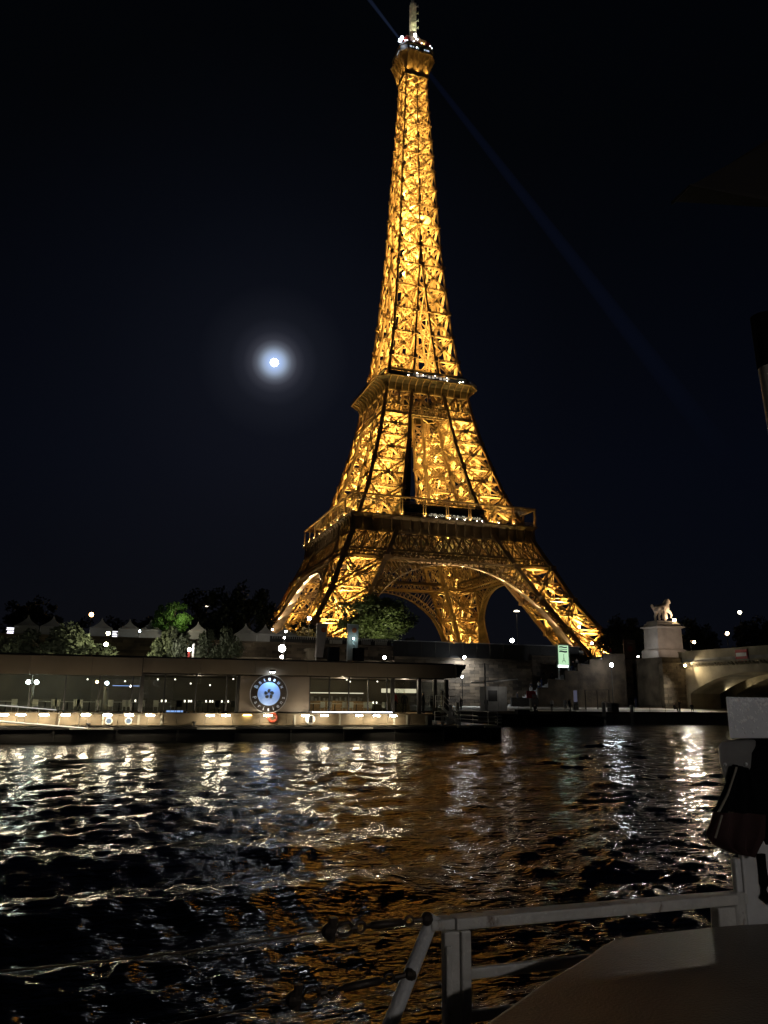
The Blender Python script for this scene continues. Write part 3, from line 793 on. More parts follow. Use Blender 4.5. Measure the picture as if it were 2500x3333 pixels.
for k in range(4):
    for u in (-15, -9, -3, 3, 9, 15):
        p = [(u, -18.4, 108.5), (18.4, u, 108.5), (-u, 18.4, 108.5), (-18.4, -u, 108.5)][k]
        o_ = vec(*fn(k)); spot(p, vec(*p) + o_ * .9 + vec(0, 0, 4), 480, AMBER, 120, .6, .3)
    if k in (0, 3):                                        # small projectors sitting on the arch ring and shining along its underside
        for s_ in (-1, 1):
            for dg in (74, 63, 52, 41, 30, 19, 8):
                t_ = R(dg) * s_; p = fp(k, (AR - .55) * math.sin(t_), AZ + (AR - .55) * math.cos(t_), .7)
                t2 = t_ - s_ * .2; q_ = fp(k, (AR - .1) * math.sin(t2), AZ + (AR - .1) * math.cos(t2), .7)
                spot(p, q_, 9500, (1.0, .77, .46), 60, .7, .15)
    for q in range(8):
        u = -34.4 + 8.6 * q; d = 35.2 + (0 if 0 < q < 8 else 0)
        p = [(u + .01, -d, 57.75), (d, u, 57.75), (-u, d, 57.75), (-d, -u, 57.75)][k]
        spot(p, vec(*p) - vec(*fn(k)) * .25 + vec(0, 0, 6), 1500, AMBER, 110, .8, .12)
    for q in range(10):
        u = -30.6 + 6.8 * q; d = 35.6
        p = [(u, -d, 50.6), (d, u, 50.6), (-u, d, 50.6), (-d, -u, 50.6)][k]
        spot(p, vec(*p) - vec(*fn(k)) * .5 + vec(0, 0, 6), 26, AMBER, 120, .8, .2)
    for u in (-4.4, 0, 4.4):
        p = [(u, -6.2, 267.5), (6.2, u, 267.5), (-u, 6.2, 267.5), (-6.2, -u, 267.5)][k]
        spot(p, vec(*p) + vec(*fn(k)) * .8 + vec(0, 0, 4), 950, AMBER, 130, .6, .2)
for a in (-1, 1):
    point((a * 3.3, -5.3, 284.0), 900, AMBER, .3)
    spot((a * 2.2, -3.0, 290.0), (a * .6, -.6, 304), 2600, (1.0, .90, .62), 60, .6, .3)

# ------------------------------------------------------------------ the moon
mb = MB(); mb.ball((0, 0, 0), 14.5, 24, 16)
MOON = Vector(CAM) + MOON_DIR * 3000
moon = build('moon', MB.__new__(MB) if False else mb, E_moon, origin=(0, 0, 0)); moon.location = MOON; ORG[moon.name] = MOON
tag(moon, 'bright full moon glowing in the black sky beside the tower', 'moon')

# ------------------------------------------------------------------ setting: river, quay, ground
WATER = -6.9
def river():
    rad = [1.2]
    while rad[-1] < 420: rad.append(rad[-1] * 1.0105 + .012)
    rad = np.array(rad); nang = 560
    ang = np.linspace(-.62, 1.32, nang)          # measured from +Y towards +X, round the boat
    A, Rr = np.meshgrid(ang, rad)
    X = CAM[0] + Rr * np.sin(A); Y = CAM[1] + Rr * np.cos(A)
    cell = np.maximum(Rr * (ang[1] - ang[0]), Rr * .0105 + .012)
    Z = np.zeros_like(X)
    rg = np.random.default_rng(5)
    for i in range(150):
        lam = .20 * (4.2 / .20) ** rg.random()
        d = rg.normal(-.12, .55) + PI / 2
        if rg.random() < .25: d = rg.random() * 2 * PI
        k = 2 * PI / lam; ph = rg.random() * 2 * PI
        slope = .0325 * lam ** (-.30) 
        amp = slope / k
        att = np.clip((lam / (cell * 2.6)) - .35, 0, 1)
        if lam > .9: att = att * np.clip(.30 + Rr / 70, 0, 1.0)
        Z += amp * att * np.sin(k * (X * math.cos(d) + Y * math.sin(d)) + ph)
    # patches of smoother and rougher water
    m = .5 + .5 * np.sin(X * .31 + 1.3 * np.sin(Y * .17)) * np.sin(Y * .23 + X * .06 + 2.0 + .9 * np.sin(X * .13))
    Z *= .62 + .62 * m
    # the wake: long low ridges running off to the left from the boat
    for off, h, wd, sl in ((-268.6, .26, 1.15, .10), (-271.6, .17, .8, .16), (-264.2, .12, 1.1, .07)):
        c = off + sl * (X + 107) - .35 * np.maximum(0, X + 101) ** 1.5
        fade = np.clip((-100.5 - X) / 3.0, 0, 1) * np.clip((X + 150) / 20, 0, 1)
        Z += h * np.exp(-((Y - c) / wd) ** 2) * fade - .4 * h * np.exp(-((Y - c - 1.9 * wd) / wd) ** 2) * fade
    V = np.stack([X, Y, Z + WATER], -1).reshape(-1, 3)
    n0, n1 = X.shape
    idx = np.arange(n0 * n1).reshape(n0, n1)
    F = np.stack([idx[:-1, :-1], idx[:-1, 1:], idx[1:, 1:], idx[1:, :-1]], -1).reshape(-1, 4)
    keep = (V[F].max(1)[:, 1] > -282.0) | True
    me = bpy.data.meshes.new('river')
    me.vertices.add(len(V)); me.vertices.foreach_set('co', V.ravel())
    me.loops.add(F.size); me.loops.foreach_set('vertex_index', F.ravel())
    me.polygons.add(len(F)); me.polygons.foreach_set('loop_start', np.arange(0, F.size, 4)); me.polygons.foreach_set('loop_total', np.full(len(F), 4))
    me.polygons.foreach_set('use_smooth', np.ones(len(F), bool))
    me.update()
    m = bpy.data.materials.new('river_water'); m.use_nodes = True
    n, l = m.node_tree.nodes, m.node_tree.links
    b = n['Principled BSDF']
    b.inputs['Base Color'].default_value = (.006, .007, .006, 1); b.inputs['Roughness'].default_value = .105
    b.inputs['IOR'].default_value = 1.333; b.inputs['Specular IOR Level'].default_value = .5
    tc = n.new('ShaderNodeTexCoord'); mp = n.new('ShaderNodeMapping'); mp.inputs['Scale'].default_value = (.6, 1.6, 1)
    l.new(tc.outputs['Object'], mp.inputs['Vector'])
    t1 = n.new('ShaderNodeTexNoise'); t1.inputs['Scale'].default_value = 2.0; t1.inputs['Detail'].default_value = 3; t1.inputs['Roughness'].default_value = .55
    t2 = n.new('ShaderNodeTexNoise'); t2.inputs['Scale'].default_value = 5.5; t2.inputs['Detail'].default_value = 2
    l.new(mp.outputs[0], t1.inputs['Vector']); l.new(mp.outputs[0], t2.inputs['Vector'])
    b1 = n.new('ShaderNodeBump'); b1.inputs['Strength'].default_value = 1.0; b1.inputs['Distance'].default_value = .10
    b2 = n.new('ShaderNodeBump'); b2.inputs['Strength'].default_value = 1.0; b2.inputs['Distance'].default_value = .042
    l.new(t1.outputs['Fac'], b1.inputs['Height']); l.new(t2.outputs['Fac'], b2.inputs['Height'])
    t3 = n.new('ShaderNodeTexNoise'); t3.inputs['Scale'].default_value = 15.0; t3.inputs['Detail'].default_value = 2; l.new(mp.outputs[0], t3.inputs['Vector'])
    b3 = n.new('ShaderNodeBump'); b3.inputs['Strength'].default_value = 1.0; b3.inputs['Distance'].default_value = .006; l.new(t3.outputs['Fac'], b3.inputs['Height'])
    l.new(b1.outputs[0], b2.inputs['Normal']); l.new(b2.outputs[0], b3.inputs['Normal']); l.new(b3.outputs[0], b.inputs['Normal'])
    me.materials.append(m)
    o = bpy.data.objects.new('river', me); COL.objects.link(o); tag(o, kind='structure')
    return o
river()
# the same river beyond the fan of fine waves, a hand's breadth lower
mb = MB(); mb.box(-900, -700, WATER - 1.2, 900, -150, WATER - .6)
build('riverbed', mb, M_ground, kind='structure')

QZ = -5.2
mb = MB(); mb.prism([(-186.0, -9), (-164.0, -9), (-164.0, -4.7), (-170.0, -4.72), (-181.5, QZ), (-186.0, QZ)], 'x', -420, 420); build('quay', mb, M_paving, kind='structure')
mb = MB(); mb.box(-420, -186.35, QZ - .25, 420, -185.6, QZ + .05); build('quay_kerb', mb, M_stone, kind='structure')
def ground():
    xs = np.linspace(-700, 700, 71); ys = np.array([-164, -150, -135, -120, -100, -85, -60, 0, 80, 200, 400, 900])
    hz = np.array([3.6, 3.6, 3.5, 3.2, 1.6, .3, 0, 0, 0, 0, 0, 0])
    V = [(x, y, h) for y, h in zip(ys, hz) for x in xs]; k = len(xs)
    F = [(i * k + j, i * k + j + 1, (i + 1) * k + j + 1, (i + 1) * k + j) for i in range(len(ys) - 1) for j in range(k - 1)]
    mb = MB(); mb.add(V, F); build('ground', mb, M_ground, kind='structure')
ground()

# --- embankment wall built of courses of blocks
def wall(x0, x1, y, z0, z1, name, label, m, ch=.46, bl=1.5, coping=True):
    t = thing(name, label, 'wall', ((x0 + x1) / 2, y, z0))
    mb = MB(); mb.box(x0, y + .12, z0, x1, y + 1.2, z1 - .02); build('wall_core', mb, m, t)
    mb = MB(); z = z0; r = 0
    while z < z1 - .12:
        h = min(ch, z1 - z)
        x = x0 - (bl / 2 if r % 2 else 0)
        while x < x1:
            a, b = max(x, x0), min(x + bl, x1)
            if b - a > .1:
                e = random.uniform(0, .09); mb.box(a + .02, y - e, z + .02, b - .02, y + .11, z + h - .03)
            x += bl
        z += h; r += 1
    build('stone_courses', mb, m, t, kind='stuff')
    if coping:
        mb = MB(); mb.box(x0, y - .14, z1, x1, y + .5, z1 + .22); build('coping', mb, m, t)
    return t
wall(-200, -66.2, -165.0, QZ, 4.1, 'embankment_wall', 'pale stone embankment wall behind the floating restaurant and the banners', M_stone)
wall(-66.0, -42, -165.0, QZ, 2.5, 'embankment_wall', 'coursed stone embankment wall lit white beside the restaurant boat', M_stone, .5, 1.7)
wall(-41.8, -22.2, -164.7, QZ, 3.3, 'embankment_wall', 'brown stained embankment wall between the stairs and the bridge', M_stone, .5, 1.6)
mb = MB(); mb.box(-94, -166.2, -2.0, -66.4, -165.2, 1.7)
mb.box(-80.6, -166.6, 1.7, -66.5, -165.2, 1.95); mb.box(-92, -166.6, 1.7, -82.5, -165.2, 1.95)
tag(build('stone_ledge', mb, mat('ledge_stone', (.17, .14, .10), .9, 0, .45, .6, .6, 4)), 'projecting stone ledge low on the embankment wall under the banners', 'ledge')
mb = MB(); mb.box(-80.2, -167.2, -1, -78.9, -165.3, 3.0); mb.box(-80.5, -167.4, 3.0, -78.7, -165.3, 3.4)
tag(build('stone_pier', mb, MATS['ledge_stone']), 'small stone pier standing behind the left banner', 'pier')

# dark site hoarding above the wall, panel by panel
ho = thing('hoarding', 'long black site hoarding along the top of the embankment wall', 'hoarding', (-58, -164.3, 2.5))
mb = MB(); mb.box(0, -.03, 0, 2.36, .03, 2.5); mb.box(0, -.06, 0, .06, .06, 2.55)
hp = build('panel', mb, mat('hoarding_black', (.022, .02, .018), .6, 0, .3, .8), ho, None); hp_me = hp.data
hp_me.transform(Matrix.Translation(ORG[ho.name]))
bpy.data.objects.remove(hp)
for q in range(14):
    o = bpy.data.objects.new('panel', hp_me); COL.objects.link(o); o.parent = ho; o.location = (-66 + 2.4 * q + 58, 0, .12)
hp2 = [bpy.data.objects.new('panel', hp_me) for q in range(8)]
for q, o in enumerate(hp2):
    COL.objects.link(o); o.parent = ho; o.location = (-85.4 + 2.4 * q + 58, .3, 0.25)
mb = MB()
mb.bar((-66, -164.36, 5.2), (-32.4, -164.36, 5.2), .12, .10); mb.bar((-85, -164.0, 5.3), (-66.2, -164.0, 5.3), .1, .1)
for x in np.arange(-85, -66.5, .33): mb.bar((x, -164.05, 4.9), (x, -164.05, 5.28), .1, .05)
build('top_rail', mb, M_greyk, ho)
for i, (x, w, lab) in enumerate(((-76.3, 2.2, 'pale site cabin box showing above the wall beside the right banner'), (-71.2, 1.7, 'grey crate standing on the wall top between banner and bridge'), (-69.0, 2.2, 'wide light box on the wall top left of the black hoarding'), (-33.2, 1.8, 'cream kiosk hood at the head of the stairs'))):
    mb = MB(); z = 4.3 if i < 3 else 3.7; mb.box(x, -164.0, z, x + w, -162.6, z + .78); mb.box(x - .08, -164.08, z + .78, x + w + .08, -162.5, z + .86); mb.box(x + .1, -164.04, z + .1, x + w - .1, -164.0, z + .68)
    tag(build('site_box', mb, M_offw if i != 1 else M_greyk), lab, 'box')

# --- the bridge
M_abut = mat('abutment_stone', (.125, .098, .065), .9, 0, .6, .4, .6, 4); per_block(M_abut, .6, 1.35)
br = thing('stone_bridge', 'stone arch bridge with lit spandrel crossing the river at the right', 'bridge', (0, -172, -6.9))
def spandrel(x0, x1, name, ztop):
    mb = MB(); y = -173.0
    pts_top = [(-165.0, ztop), (-165.0, -9), (-173.2, -9)]
    poly = [(-165.0, ztop), (-165.0, -9.0), (-173.2, -9.0), (-173.2, -2.4)]
    y0 = -173.2
    for a in range(5):
        c = y0 - 14; Rr = (14 ** 2 + 3.15 ** 2) / (2 * 3.15); zc = -2.4 + 3.15 - Rr
        for q in range(1, 16):
            u = 14 - 28 * q / 16; poly.append((c + u, zc + math.sqrt(Rr * Rr - u * u)))
        poly.append((y0 - 28, -2.4))
        if a < 4: poly += [(y0 - 28, -9.0), (y0 - 31, -9.0), (y0 - 31, -2.4)]
        y0 -= 31
    poly += [(y0 + 3 - 9, -2.4), (y0 + 3 - 9, ztop)]
    k = len(poly)
    # the ring is concave, so each column of it is built as its own quad strip
    top = [(p[0], ztop) for p in poly]
    for i in range(k - 1):
        a, b = poly[i], poly[i + 1]
        if abs(a[0] - b[0]) < 1e-6 or i >= k - 2: continue
        lo, hi = (a, b) if a[0] > b[0] else (b, a)
        mb.add([(x0, lo[0], lo[1]), (x0, hi[0], hi[1]), (x0, hi[0], ztop), (x0, lo[0], ztop), (x1, lo[0], lo[1]), (x1, hi[0], hi[1]), (x1, hi[0], ztop), (x1, lo[0], ztop)],
               [(0, 1, 2, 3), (4, 7, 6, 5), (0, 4, 5, 1), (3, 2, 6, 7), (0, 3, 7, 4), (1, 5, 6, 2)])
    for q in range(4): mb.box(x0, -204.2 - 31 * q, -9, x1, -201.2 - 31 * q, -2.3)
    build(name, mb, M_stone2, br)
spandrel(-17.5, -11.5, 'arch_span', 2.35); spandrel(-7.96, 7.96, 'arch_span', 2.33); spandrel(11.5, 17.5, 'arch_span', 2.35)
mb = MB(); mb.box(-17.9, -330, 2.4, 17.9, -164, 3.1); build('roadway', mb, M_paving, br)
mb = MB()
for s_ in (-1, 1):
    mb.box(s_ * 17.65 - .25, -330, 3.1, s_ * 17.65 + .25, -171.5, 4.2); mb.box(s_ * 17.65 - .33, -330, 4.21, s_ * 17.65 + .33, -171.4, 4.38)
build('parapet', mb, M_stone2, br)
mb = MB(); mb.prism([(-17.5, 1.75), (-17.5, 2.36), (-18.15, 2.36), (-18.1, 2.15), (-17.7, 1.95)], 'y', -.17, .17)
V_, F_, _x = mb.arrays()
cm = bpy.data.meshes.new('corbel'); cm.from_pydata(V_.tolist(), [], F_); cm.materials.append(M_stone2)
for q in range(60):
    o = bpy.data.objects.new('corbel', cm); COL.objects.link(o); o.parent = br; o.location = (0, -172.6 - q * .72 + 172, 6.9)
mb = MB(); mb.box(-18.2, -330, 2.37, -17.45, -172, 2.6); build('cornice', mb, M_stone2, br)
wall(-22.0, -17.6, -172.4, -6.5, 2.3, 'bridge_abutment', 'stone bridge abutment block standing on the quay under the pedestal', M_abut, .5, 1.4)
mb = MB(); mb.box(-21.9, -172.2, 2.5, -17.7, -164.2, 3.4); mb.box(-22.1, -171.5, -6.5, -17.6, -165.2, 2.48); tag(build('abutment_top', mb, M_abut), 'stone parapet block on top of the bridge abutment', 'parapet')
# no-entry plate for boats, hung on the parapet
t = thing('river_sign', 'red no entry plate with white bar on the bridge parapet', 'sign', (-18.05, -185.7, 2.4))
mb = MB(); mb.box(-18.12, -187.0, 2.3, -18.0, -184.6, 4.0); build('plate', mb, M_boardred, t)
mb = MB(); mb.box(-18.16, -186.85, 3.0, -18.13, -184.75, 3.55); build('white_bar', mb, M_white, t)

# --- pedestal and horse statue
pd = thing('statue_pedestal', 'tall square stone pedestal with moulded cap at the bridge end', 'pedestal', (-12.2, -160.6, 3.4))
def sq(w, d, z, cx=-12.2, cy=-160.6): return [(cx - w, cy - d, z), (cx + w, cy - d, z), (cx + w, cy + d, z), (cx - w, cy + d, z)]
mb = MB(); mb.loft([sq(3.1, 2.4, 3.4), sq(3.1, 2.4, 5.2), sq(2.95, 2.25, 5.4), sq(2.75, 2.05, 5.55)]); build('base', mb, M_ped, pd)
mb = MB(); mb.loft([sq(2.7, 2.0, 5.56), sq(2.6, 1.95, 9.2)]); build('shaft', mb, M_ped, pd)
mb = MB(); mb.loft([sq(2.65, 2.0, 9.21), sq(3.1, 2.4, 9.4), sq(3.1, 2.4, 9.58), sq(2.6, 1.95, 9.68), sq(2.55, 1.9, 10.1), sq(2.2, 1.6, 10.25), sq(2.15, 1.55, 10.6)]); build('cap', mb, M_ped, pd)

def skin_mesh(name, verts, edges, radii, levels=2, root=0):
    me = bpy.data.meshes.new(name); me.from_pydata(verts, edges, [])
    o = bpy.data.objects.new(name, me); COL.objects.link(o)
    md = o.modifiers.new('skin', 'SKIN'); md.use_smooth_shade = True
    for i, r in enumerate(radii):
        sv = me.skin_vertices[0].data[i]; sv.radius = (r, r) if not isinstance(r, tuple) else r; sv.use_root = (i == root)
    sb = o.modifiers.new('sub', 'SUBSURF'); sb.levels = levels; sb.render_levels = levels
    dg = bpy.context.evaluated_depsgraph_get(); dg.update()
    m2 = bpy.data.meshes.new_from_object(o.evaluated_get(dg))
    V = [v.co[:] for v in m2.vertices]; F = [tuple(p.vertices) for p in m2.polygons]
    COL.objects.unlink(o); bpy.data.objects.remove(o); bpy.data.meshes.remove(me)
    return V, F
# horse: x forward (to the bridge), z up, height about 4 m at the poll
hv = [(-.95, 0, 2.25), (-.3, 0, 2.15), (.45, 0, 2.2), (.85, 0, 2.55), (1.05, 0, 3.1), (1.15, 0, 3.6), (1.38, 0, 3.86), (1.66, 0, 3.42), (1.78, 0, 3.0),   # 0-8 spine, neck, head
      (-1.25, 0, 2.4), (-1.62, 0, 2.05), (-1.95, 0, 2.5), (-1.9, 0, 2.85),                                                                # 9-12 tail
      (-1.0, .34, 1.9), (-.85, .36, 1.3), (-1.12, .36, .85), (-1.05, .36, .12), (-.95, -.34, 1.9), (-.6, -.36, 1.3), (-.9, -.36, .85), (-.8, -.36, .12),
      (.75, .32, 1.8), (.8, .32, 1.05), (.76, .32, .6), (.8, .32, .12), (.9, -.32, 1.85), (1.5, -.32, 1.55), (1.72, -.32, 1.05), (1.5, -.32, .55)]
he = [(0, 1), (1, 2), (2, 3), (3, 4), (4, 5), (5, 6), (6, 7), (7, 8), (0, 9), (9, 10), (10, 11), (11, 12), (0, 13), (13, 14), (14, 15), (15, 16), (0, 17), (17, 18), (18, 19), (19, 20),
      (2, 21), (21, 22), (22, 23), (23, 24), (2, 25), (25, 26), (26, 27), (27, 28)]
hr = [.62, .58, .64, .56, .46, .36, .25, .20, .15, .2, .2, .22, .12, .36, .24, .15, .17, .36, .24, .15, .17, .30, .19, .14, .17, .30, .2, .14, .16]
stt = thing('horse_statue', 'pale stone statue of a horse with a standing man beside it', 'statue', (-12.4, -161.0, 10.6))
V, F = skin_mesh('horse', hv, he, [q * 1.22 for q in hr])
mb = MB(); mb.add([(x * 1.08 - 12.4, y * 1.1 - 161.0, z * 1.08 + 10.6) for x, y, z in V], F)
mb.prism([(-12.4 + 1.0, 13.1), (-12.4 + 1.3, 14.6), (-12.4 + 1.0, 14.75), (-12.4 + .55, 13.9), (-12.4 + .6, 13.0)], 'y', -161.13, -160.87)
mb.prism([(-12.4 + 1.42, 14.5), (-12.4 + 1.62, 14.85), (-12.4 + 1.72, 14.5)], 'y', -161.2, -161.08)
build('horse', mb, M_statue, stt, smooth=True)
def person_def(pose):
    # spine: pelvis 0, waist 1, chest 2, neck 3, head low 4, head top 5
    v = [(0, 0, .95), (0, 0, 1.12), (0, 0, 1.38), (0, 0, 1.50), (0, -.01, 1.58), (0, 0, 1.70)]
    r = [(.16, .12), (.14, .11), (.19, .12), .06, (.09, .10), (.085, .095)]
    e = [(0, 1), (1, 2), (2, 3), (3, 4), (4, 5)]
    def limb(a, pts, rr):
        p = a
        for q, x in zip(pts, rr): v.append(q); r.append(x); e.append((p, len(v) - 1)); p = len(v) - 1
    if pose == 'sit':
        L = [[(s * .1, -.02, .92), (s * .12, -.45, .95), (s * .12, -.5, .50), (s * .12, -.62, .46)] for s in (-1, 1)]
    elif pose == 'walk':
        L = [[(-.1, -.04, .84), (-.11, -.16, .50), (-.1, -.26, .08), (-.1, -.40, .04)], [(.1, .03, .84), (.11, .06, .48), (.1, .32, .12), (.1, .22, .03)]]
    else:
        L = [[(s * .1, 0, .84), (s * .12, .0, .48), (s * .12, .03, .08), (s * .13, -.13, .04)] for s in (-1, 1)]
    for q in L: limb(0, q, [.10, .068, .045, .04])
    up = {'stand': [[(s * .2, 0, 1.40), (s * .25, .02, 1.12), (s * .24, -.08, .88), (s * .24, -.11, .80)] for s in (-1, 1)],
          'walk': [[(-.2, 0, 1.4), (-.25, .14, 1.14), (-.24, .12, .92), (-.24, .09, .84)], [(.2, 0, 1.4), (.25, -.1, 1.14), (.24, -.27, .98), (.24, -.33, .94)]],
          'phone': [[(-.2, 0, 1.4), (-.26, -.1, 1.2), (-.12, -.34, 1.42), (-.07, -.38, 1.5)], [(.2, 0, 1.4), (.26, -.1, 1.2), (.12, -.34, 1.42), (.07, -.38, 1.5)]],
          'sit': [[(s * .2, 0, 1.38), (s * .24, -.1, 1.12), (s * .14, -.36, 1.08), (s * .1, -.42, 1.06)] for s in (-1, 1)]}[pose]
    for q in up: limb(2, q, [.065, .048, .034, .036])
    return v, e, r
PMESH = {}
for pose in ('stand', 'walk', 'phone', 'sit'):
    v, e, r = person_def(pose); PMESH[pose] = skin_mesh('body', v, e, r, 1)
V, F = PMESH['stand']
mb = MB(); mb.add([(x * 1.55 - 12.5, y * 1.55 - 161.95, z * 1.5 + 10.6) for x, y, z in V], F)
mb.prism([(-12.9, 12.2), (-12.1, 12.2), (-12.0, 10.9), (-13.0, 10.9)], 'y', -162.1, -161.75)
build('groom', mb, M_statue, stt, smooth=True)
mb = MB(); mb.lathe([(.28, -.2), (.34, 0), (.3, .12), (.05, .15)], (-10.6, -162.1, 10.85), 10)
tag(build('statue_floodlight', mb, E_warm), 'small round floodlight shining at the foot of the horse statue', 'floodlight')
spot((-10.7, -163.4, 11.0), (-12.4, -161, 13.2), 800, (1.0, .74, .48), 110, .6, .2)

# ------------------------------------------------------------------ the floating restaurant
PX0, PX1 = -150.0, -80.9
rest = thing('floating_restaurant', 'long floating restaurant with brown flat roof and a row of deck lights', 'restaurant boat', (-110, -214, -7.4))
mb = MB(); mb.prism([(-150, -7.6), (-76.75, -7.6), (-76.6, -7.3), (-76.6, -5.86), (-150, -5.86)], 'y', -221.0, -205.5)
for x in np.arange(-149, -77, 4.2): mb.box(x, -221.1, -7.3, x + .12, -220.95, -5.9)
mb.box(-150, -221.12, -6.02, -76.55, -220.9, -5.86); build('hull', mb, M_hull, rest)
mb = MB(); mb.box(-150, -220.5, -5.855, -76.7, -206, -5.76); build('deck', mb, M_greyk, rest)
mb = MB(); x = -150.0
while x < -82.6:
    x1 = min(x + 2.05, -82.6); mb.box(x + .012, -220.62, -5.75, x1 - .012, -220.5, -4.98); x = x1
mb.box(-150, -220.7, -4.97, -82.5, -220.3, -4.88); build('bulwark', mb, M_bulw, rest)
mb = MB(); mb.box(-150, -219.7, -5.0, -80.9, -207, -4.89); build('saloon_floor', mb, M_wood, rest)
mb = MB(); mb.box(-150, -211.2, -4.88, -81, -211.0, -2.1); build('rear_wall', mb, mat('rear_wall_brown', (.19, .165, .125), .6, 0, .25, .4), rest)
mb = MB(); mb.box(-150, -219.5, -2.08, -81, -206.8, -2.0); build('ceiling', mb, mat('ceiling_brown', (.10, .085, .065), .6, 0, .1), rest)
# roof fascia: straight panels, the left stretch a little deeper
mb = MB()
x = -150.0
while x < -105.6:
    x1 = min(x + 4.1, -105.55); mb.box(x + .008, -221.12, -2.27, x1 - .008, -220.98, -.98); x = x1
x = -105.5
while x < -80.6:
    x1 = min(x + 4.1, -80.6); mb.box(x + .008, -220.94, -2.02, x1 - .008, -220.8, -.95); x = x1
build('fascia', mb, M_fascia, rest)
mb = MB(); mb.prism([(-220.78, -1.99), (-220.78, -.94), (-220.5, -.82), (-206.5, -.82), (-206.5, -1.99)], 'x', -150, -80.62)
mb.prism([(-80.6, -1.97), (-80.6, -.86), (-79.75, -.9), (-79.8, -1.2), (-80.1, -1.45), (-80.3, -1.9)], 'y', -221.1, -207); build('roof', mb, mat('roof_dark', (.03, .026, .022), .7), rest)
# glazing
mbm = MB()
def pane(x0, x1, z0=-4.87, z1=-2.1, y=-219.75):
    mb = MB(); mb.box(x0 + .03, y, z0 + .03, x1 - .03, y + .02, z1 - .03); build('window_pane', mb, M_glass, rest)
x = -149.8
while x < -98.4:
    pane(x, x + 2.3); mbm.box(x - .05, -219.82, -4.88, x + .05, -219.64, -2.09); x += 2.3
x = -92.7
while x < -86.2:
    pane(x, x + 1.62); mbm.box(x - .04, -219.82, -4.88, x + .04, -219.64, -2.09); x += 1.62
for x0, x1 in ((-85.5, -83.6), (-83.2, -82.1), (-81.9, -81.0)):
    pane(x0, x1, -4.8, -2.3)
for x in (-85.75, -83.4, -82.0, -80.95): mbm.box(x - .14, -219.9, -4.88, x + .14, -219.6, -2.09)
mbm.box(-149.9, -219.84, -4.9, -81, -219.62, -4.86)
build('mullions', mbm, M_dark, rest)
mb = MB(); mb.box(-105.6, -220.2, -4.87, -105.3, -219.6, -2.1); mb.box(-98.5, -220.1, -4.87, -98.3, -219.6, -2.1); build('corner_post', mb, M_dark, rest)
# big blank panel with the round glazed sign
mb = MB(); mb.box(-98.25, -220.05, -4.87, -92.8, -219.9, -2.09); build('sign_wall', mb, mat('taupe_panel', (.17, .14, .115), .45, 0, .08, .6), rest)
# deck lights, one by one
mb = MB(); mb.lathe([(.02, -.055), (.26, -.045), (.31, .0), (.26, .045), (.02, .055)], (0, 0, 0), 12)
V_, F_, _x = mb.arrays(); V_[:, 1] *= .28
lm = bpy.data.meshes.new('deck_light'); lm.from_pydata(V_.tolist(), [], F_); lm.materials.append(E_deck)
hm_ = MB(); hm_.box(-.2, .1, -.01, .2, .8, .02); V_, F_, _x = hm_.arrays()
hm = bpy.data.meshes.new('lamp_hood'); hm.from_pydata(V_.tolist(), [], F_); hm.materials.append(M_steel)
LX = [-114.34, -113.28, -111.81, -110.42, -109.11, -107.67, -106.21, -104.77, -100.53, -99.4, -96.27, -93.4, -91.9, -89.1, -87.66, -86.29]
LX += [-115.8 - 1.42 * q for q in range(12)]
for x in LX:
    o = bpy.data.objects.new('deck_light', lm); COL.objects.link(o); o.parent = rest; o.location = (x + 110, -221.5 + 214, -5.02 + 7.4); ORG[o.name] = Vector((x, -220.85, -5.02))
    h = bpy.data.objects.new('lamp_hood', hm); COL.objects.link(h); h.parent = o; h.location = (0, .1, 0)
mb = MB(); mb.box(-98.0, -220.8, -5.03, -97.4, -220.65, -5.0); build('deck_light', mb, emit('deck_light_yellow', (1.0, .72, .25), 26), rest, label='dimmer yellow deck light under the sign wall')
# portholes, lifebuoy, raft, doors and fender pads on the bulwark
def ring(mbx, c, R_, r, axis='y', n=20, seg=8):
    rings = []
    for q in range(n):
        a = 2 * PI * q / n; rings.append([(c[0] + (R_ + r * math.cos(2 * PI * k / seg)) * math.cos(a), c[1] + r * math.sin(2 * PI * k / seg), c[2] + (R_ + r * math.cos(2 * PI * k / seg)) * math.sin(a)) for k in range(seg)])
    rings.append(rings[0]); mbx.loft(rings, False)
for x in (-107.55, -106.2):
    mb = MB(); ring(mb, (x, -220.66, -5.45), .22, .05); ph = build('porthole', mb, M_white, rest)
    mb = MB(); mb.lathe([(.2, 0), (.2, .02)], (0, 0, 0), 16); V_, F_, _x = mb.arrays()
    g = MB(); g.add([(x + a, -220.67 + c * .5, -5.45 + b) for a, b, c in V_], F_); build('glass', g, emit('porthole_glow_%d' % (x < -107), (.62, .78, .95), .45), ph)
lb = MB(); ring(lb, (-95.75, -220.78, -5.18), .30, .1); tag(build('lifebuoy', lb, mat('lifebuoy_orange', (.42, .07, .03), .5)), 'orange lifebuoy hung on the bulwark below the round sign', 'lifebuoy')
mb = MB(); mb.loft([[(-92.85 + .42 * math.cos(a) * k, y, -5.32 + .40 * math.sin(a) * k) for a in np.linspace(0, 2 * PI, 15)[:-1]] for y, k in ((-221.0, .55), (-220.95, .9), (-220.72, 1.0), (-220.65, .9))])
rf = build('rescue_float', mb, M_white); tag(rf, 'oval white rescue float leaning on the bulwark right of the sign', 'float')
mb = MB(); mb.box(-93.0, -221.04, -5.55, -92.7, -221.01, -5.05); build('dark_patch', mb, M_dark, rf)
mb = MB()
for x in (-105.6, -104.0, -94.1, -86.0, -84.9, -83.2): mb.box(x, -220.72, -5.72, x + .16, -220.64, -5.0)
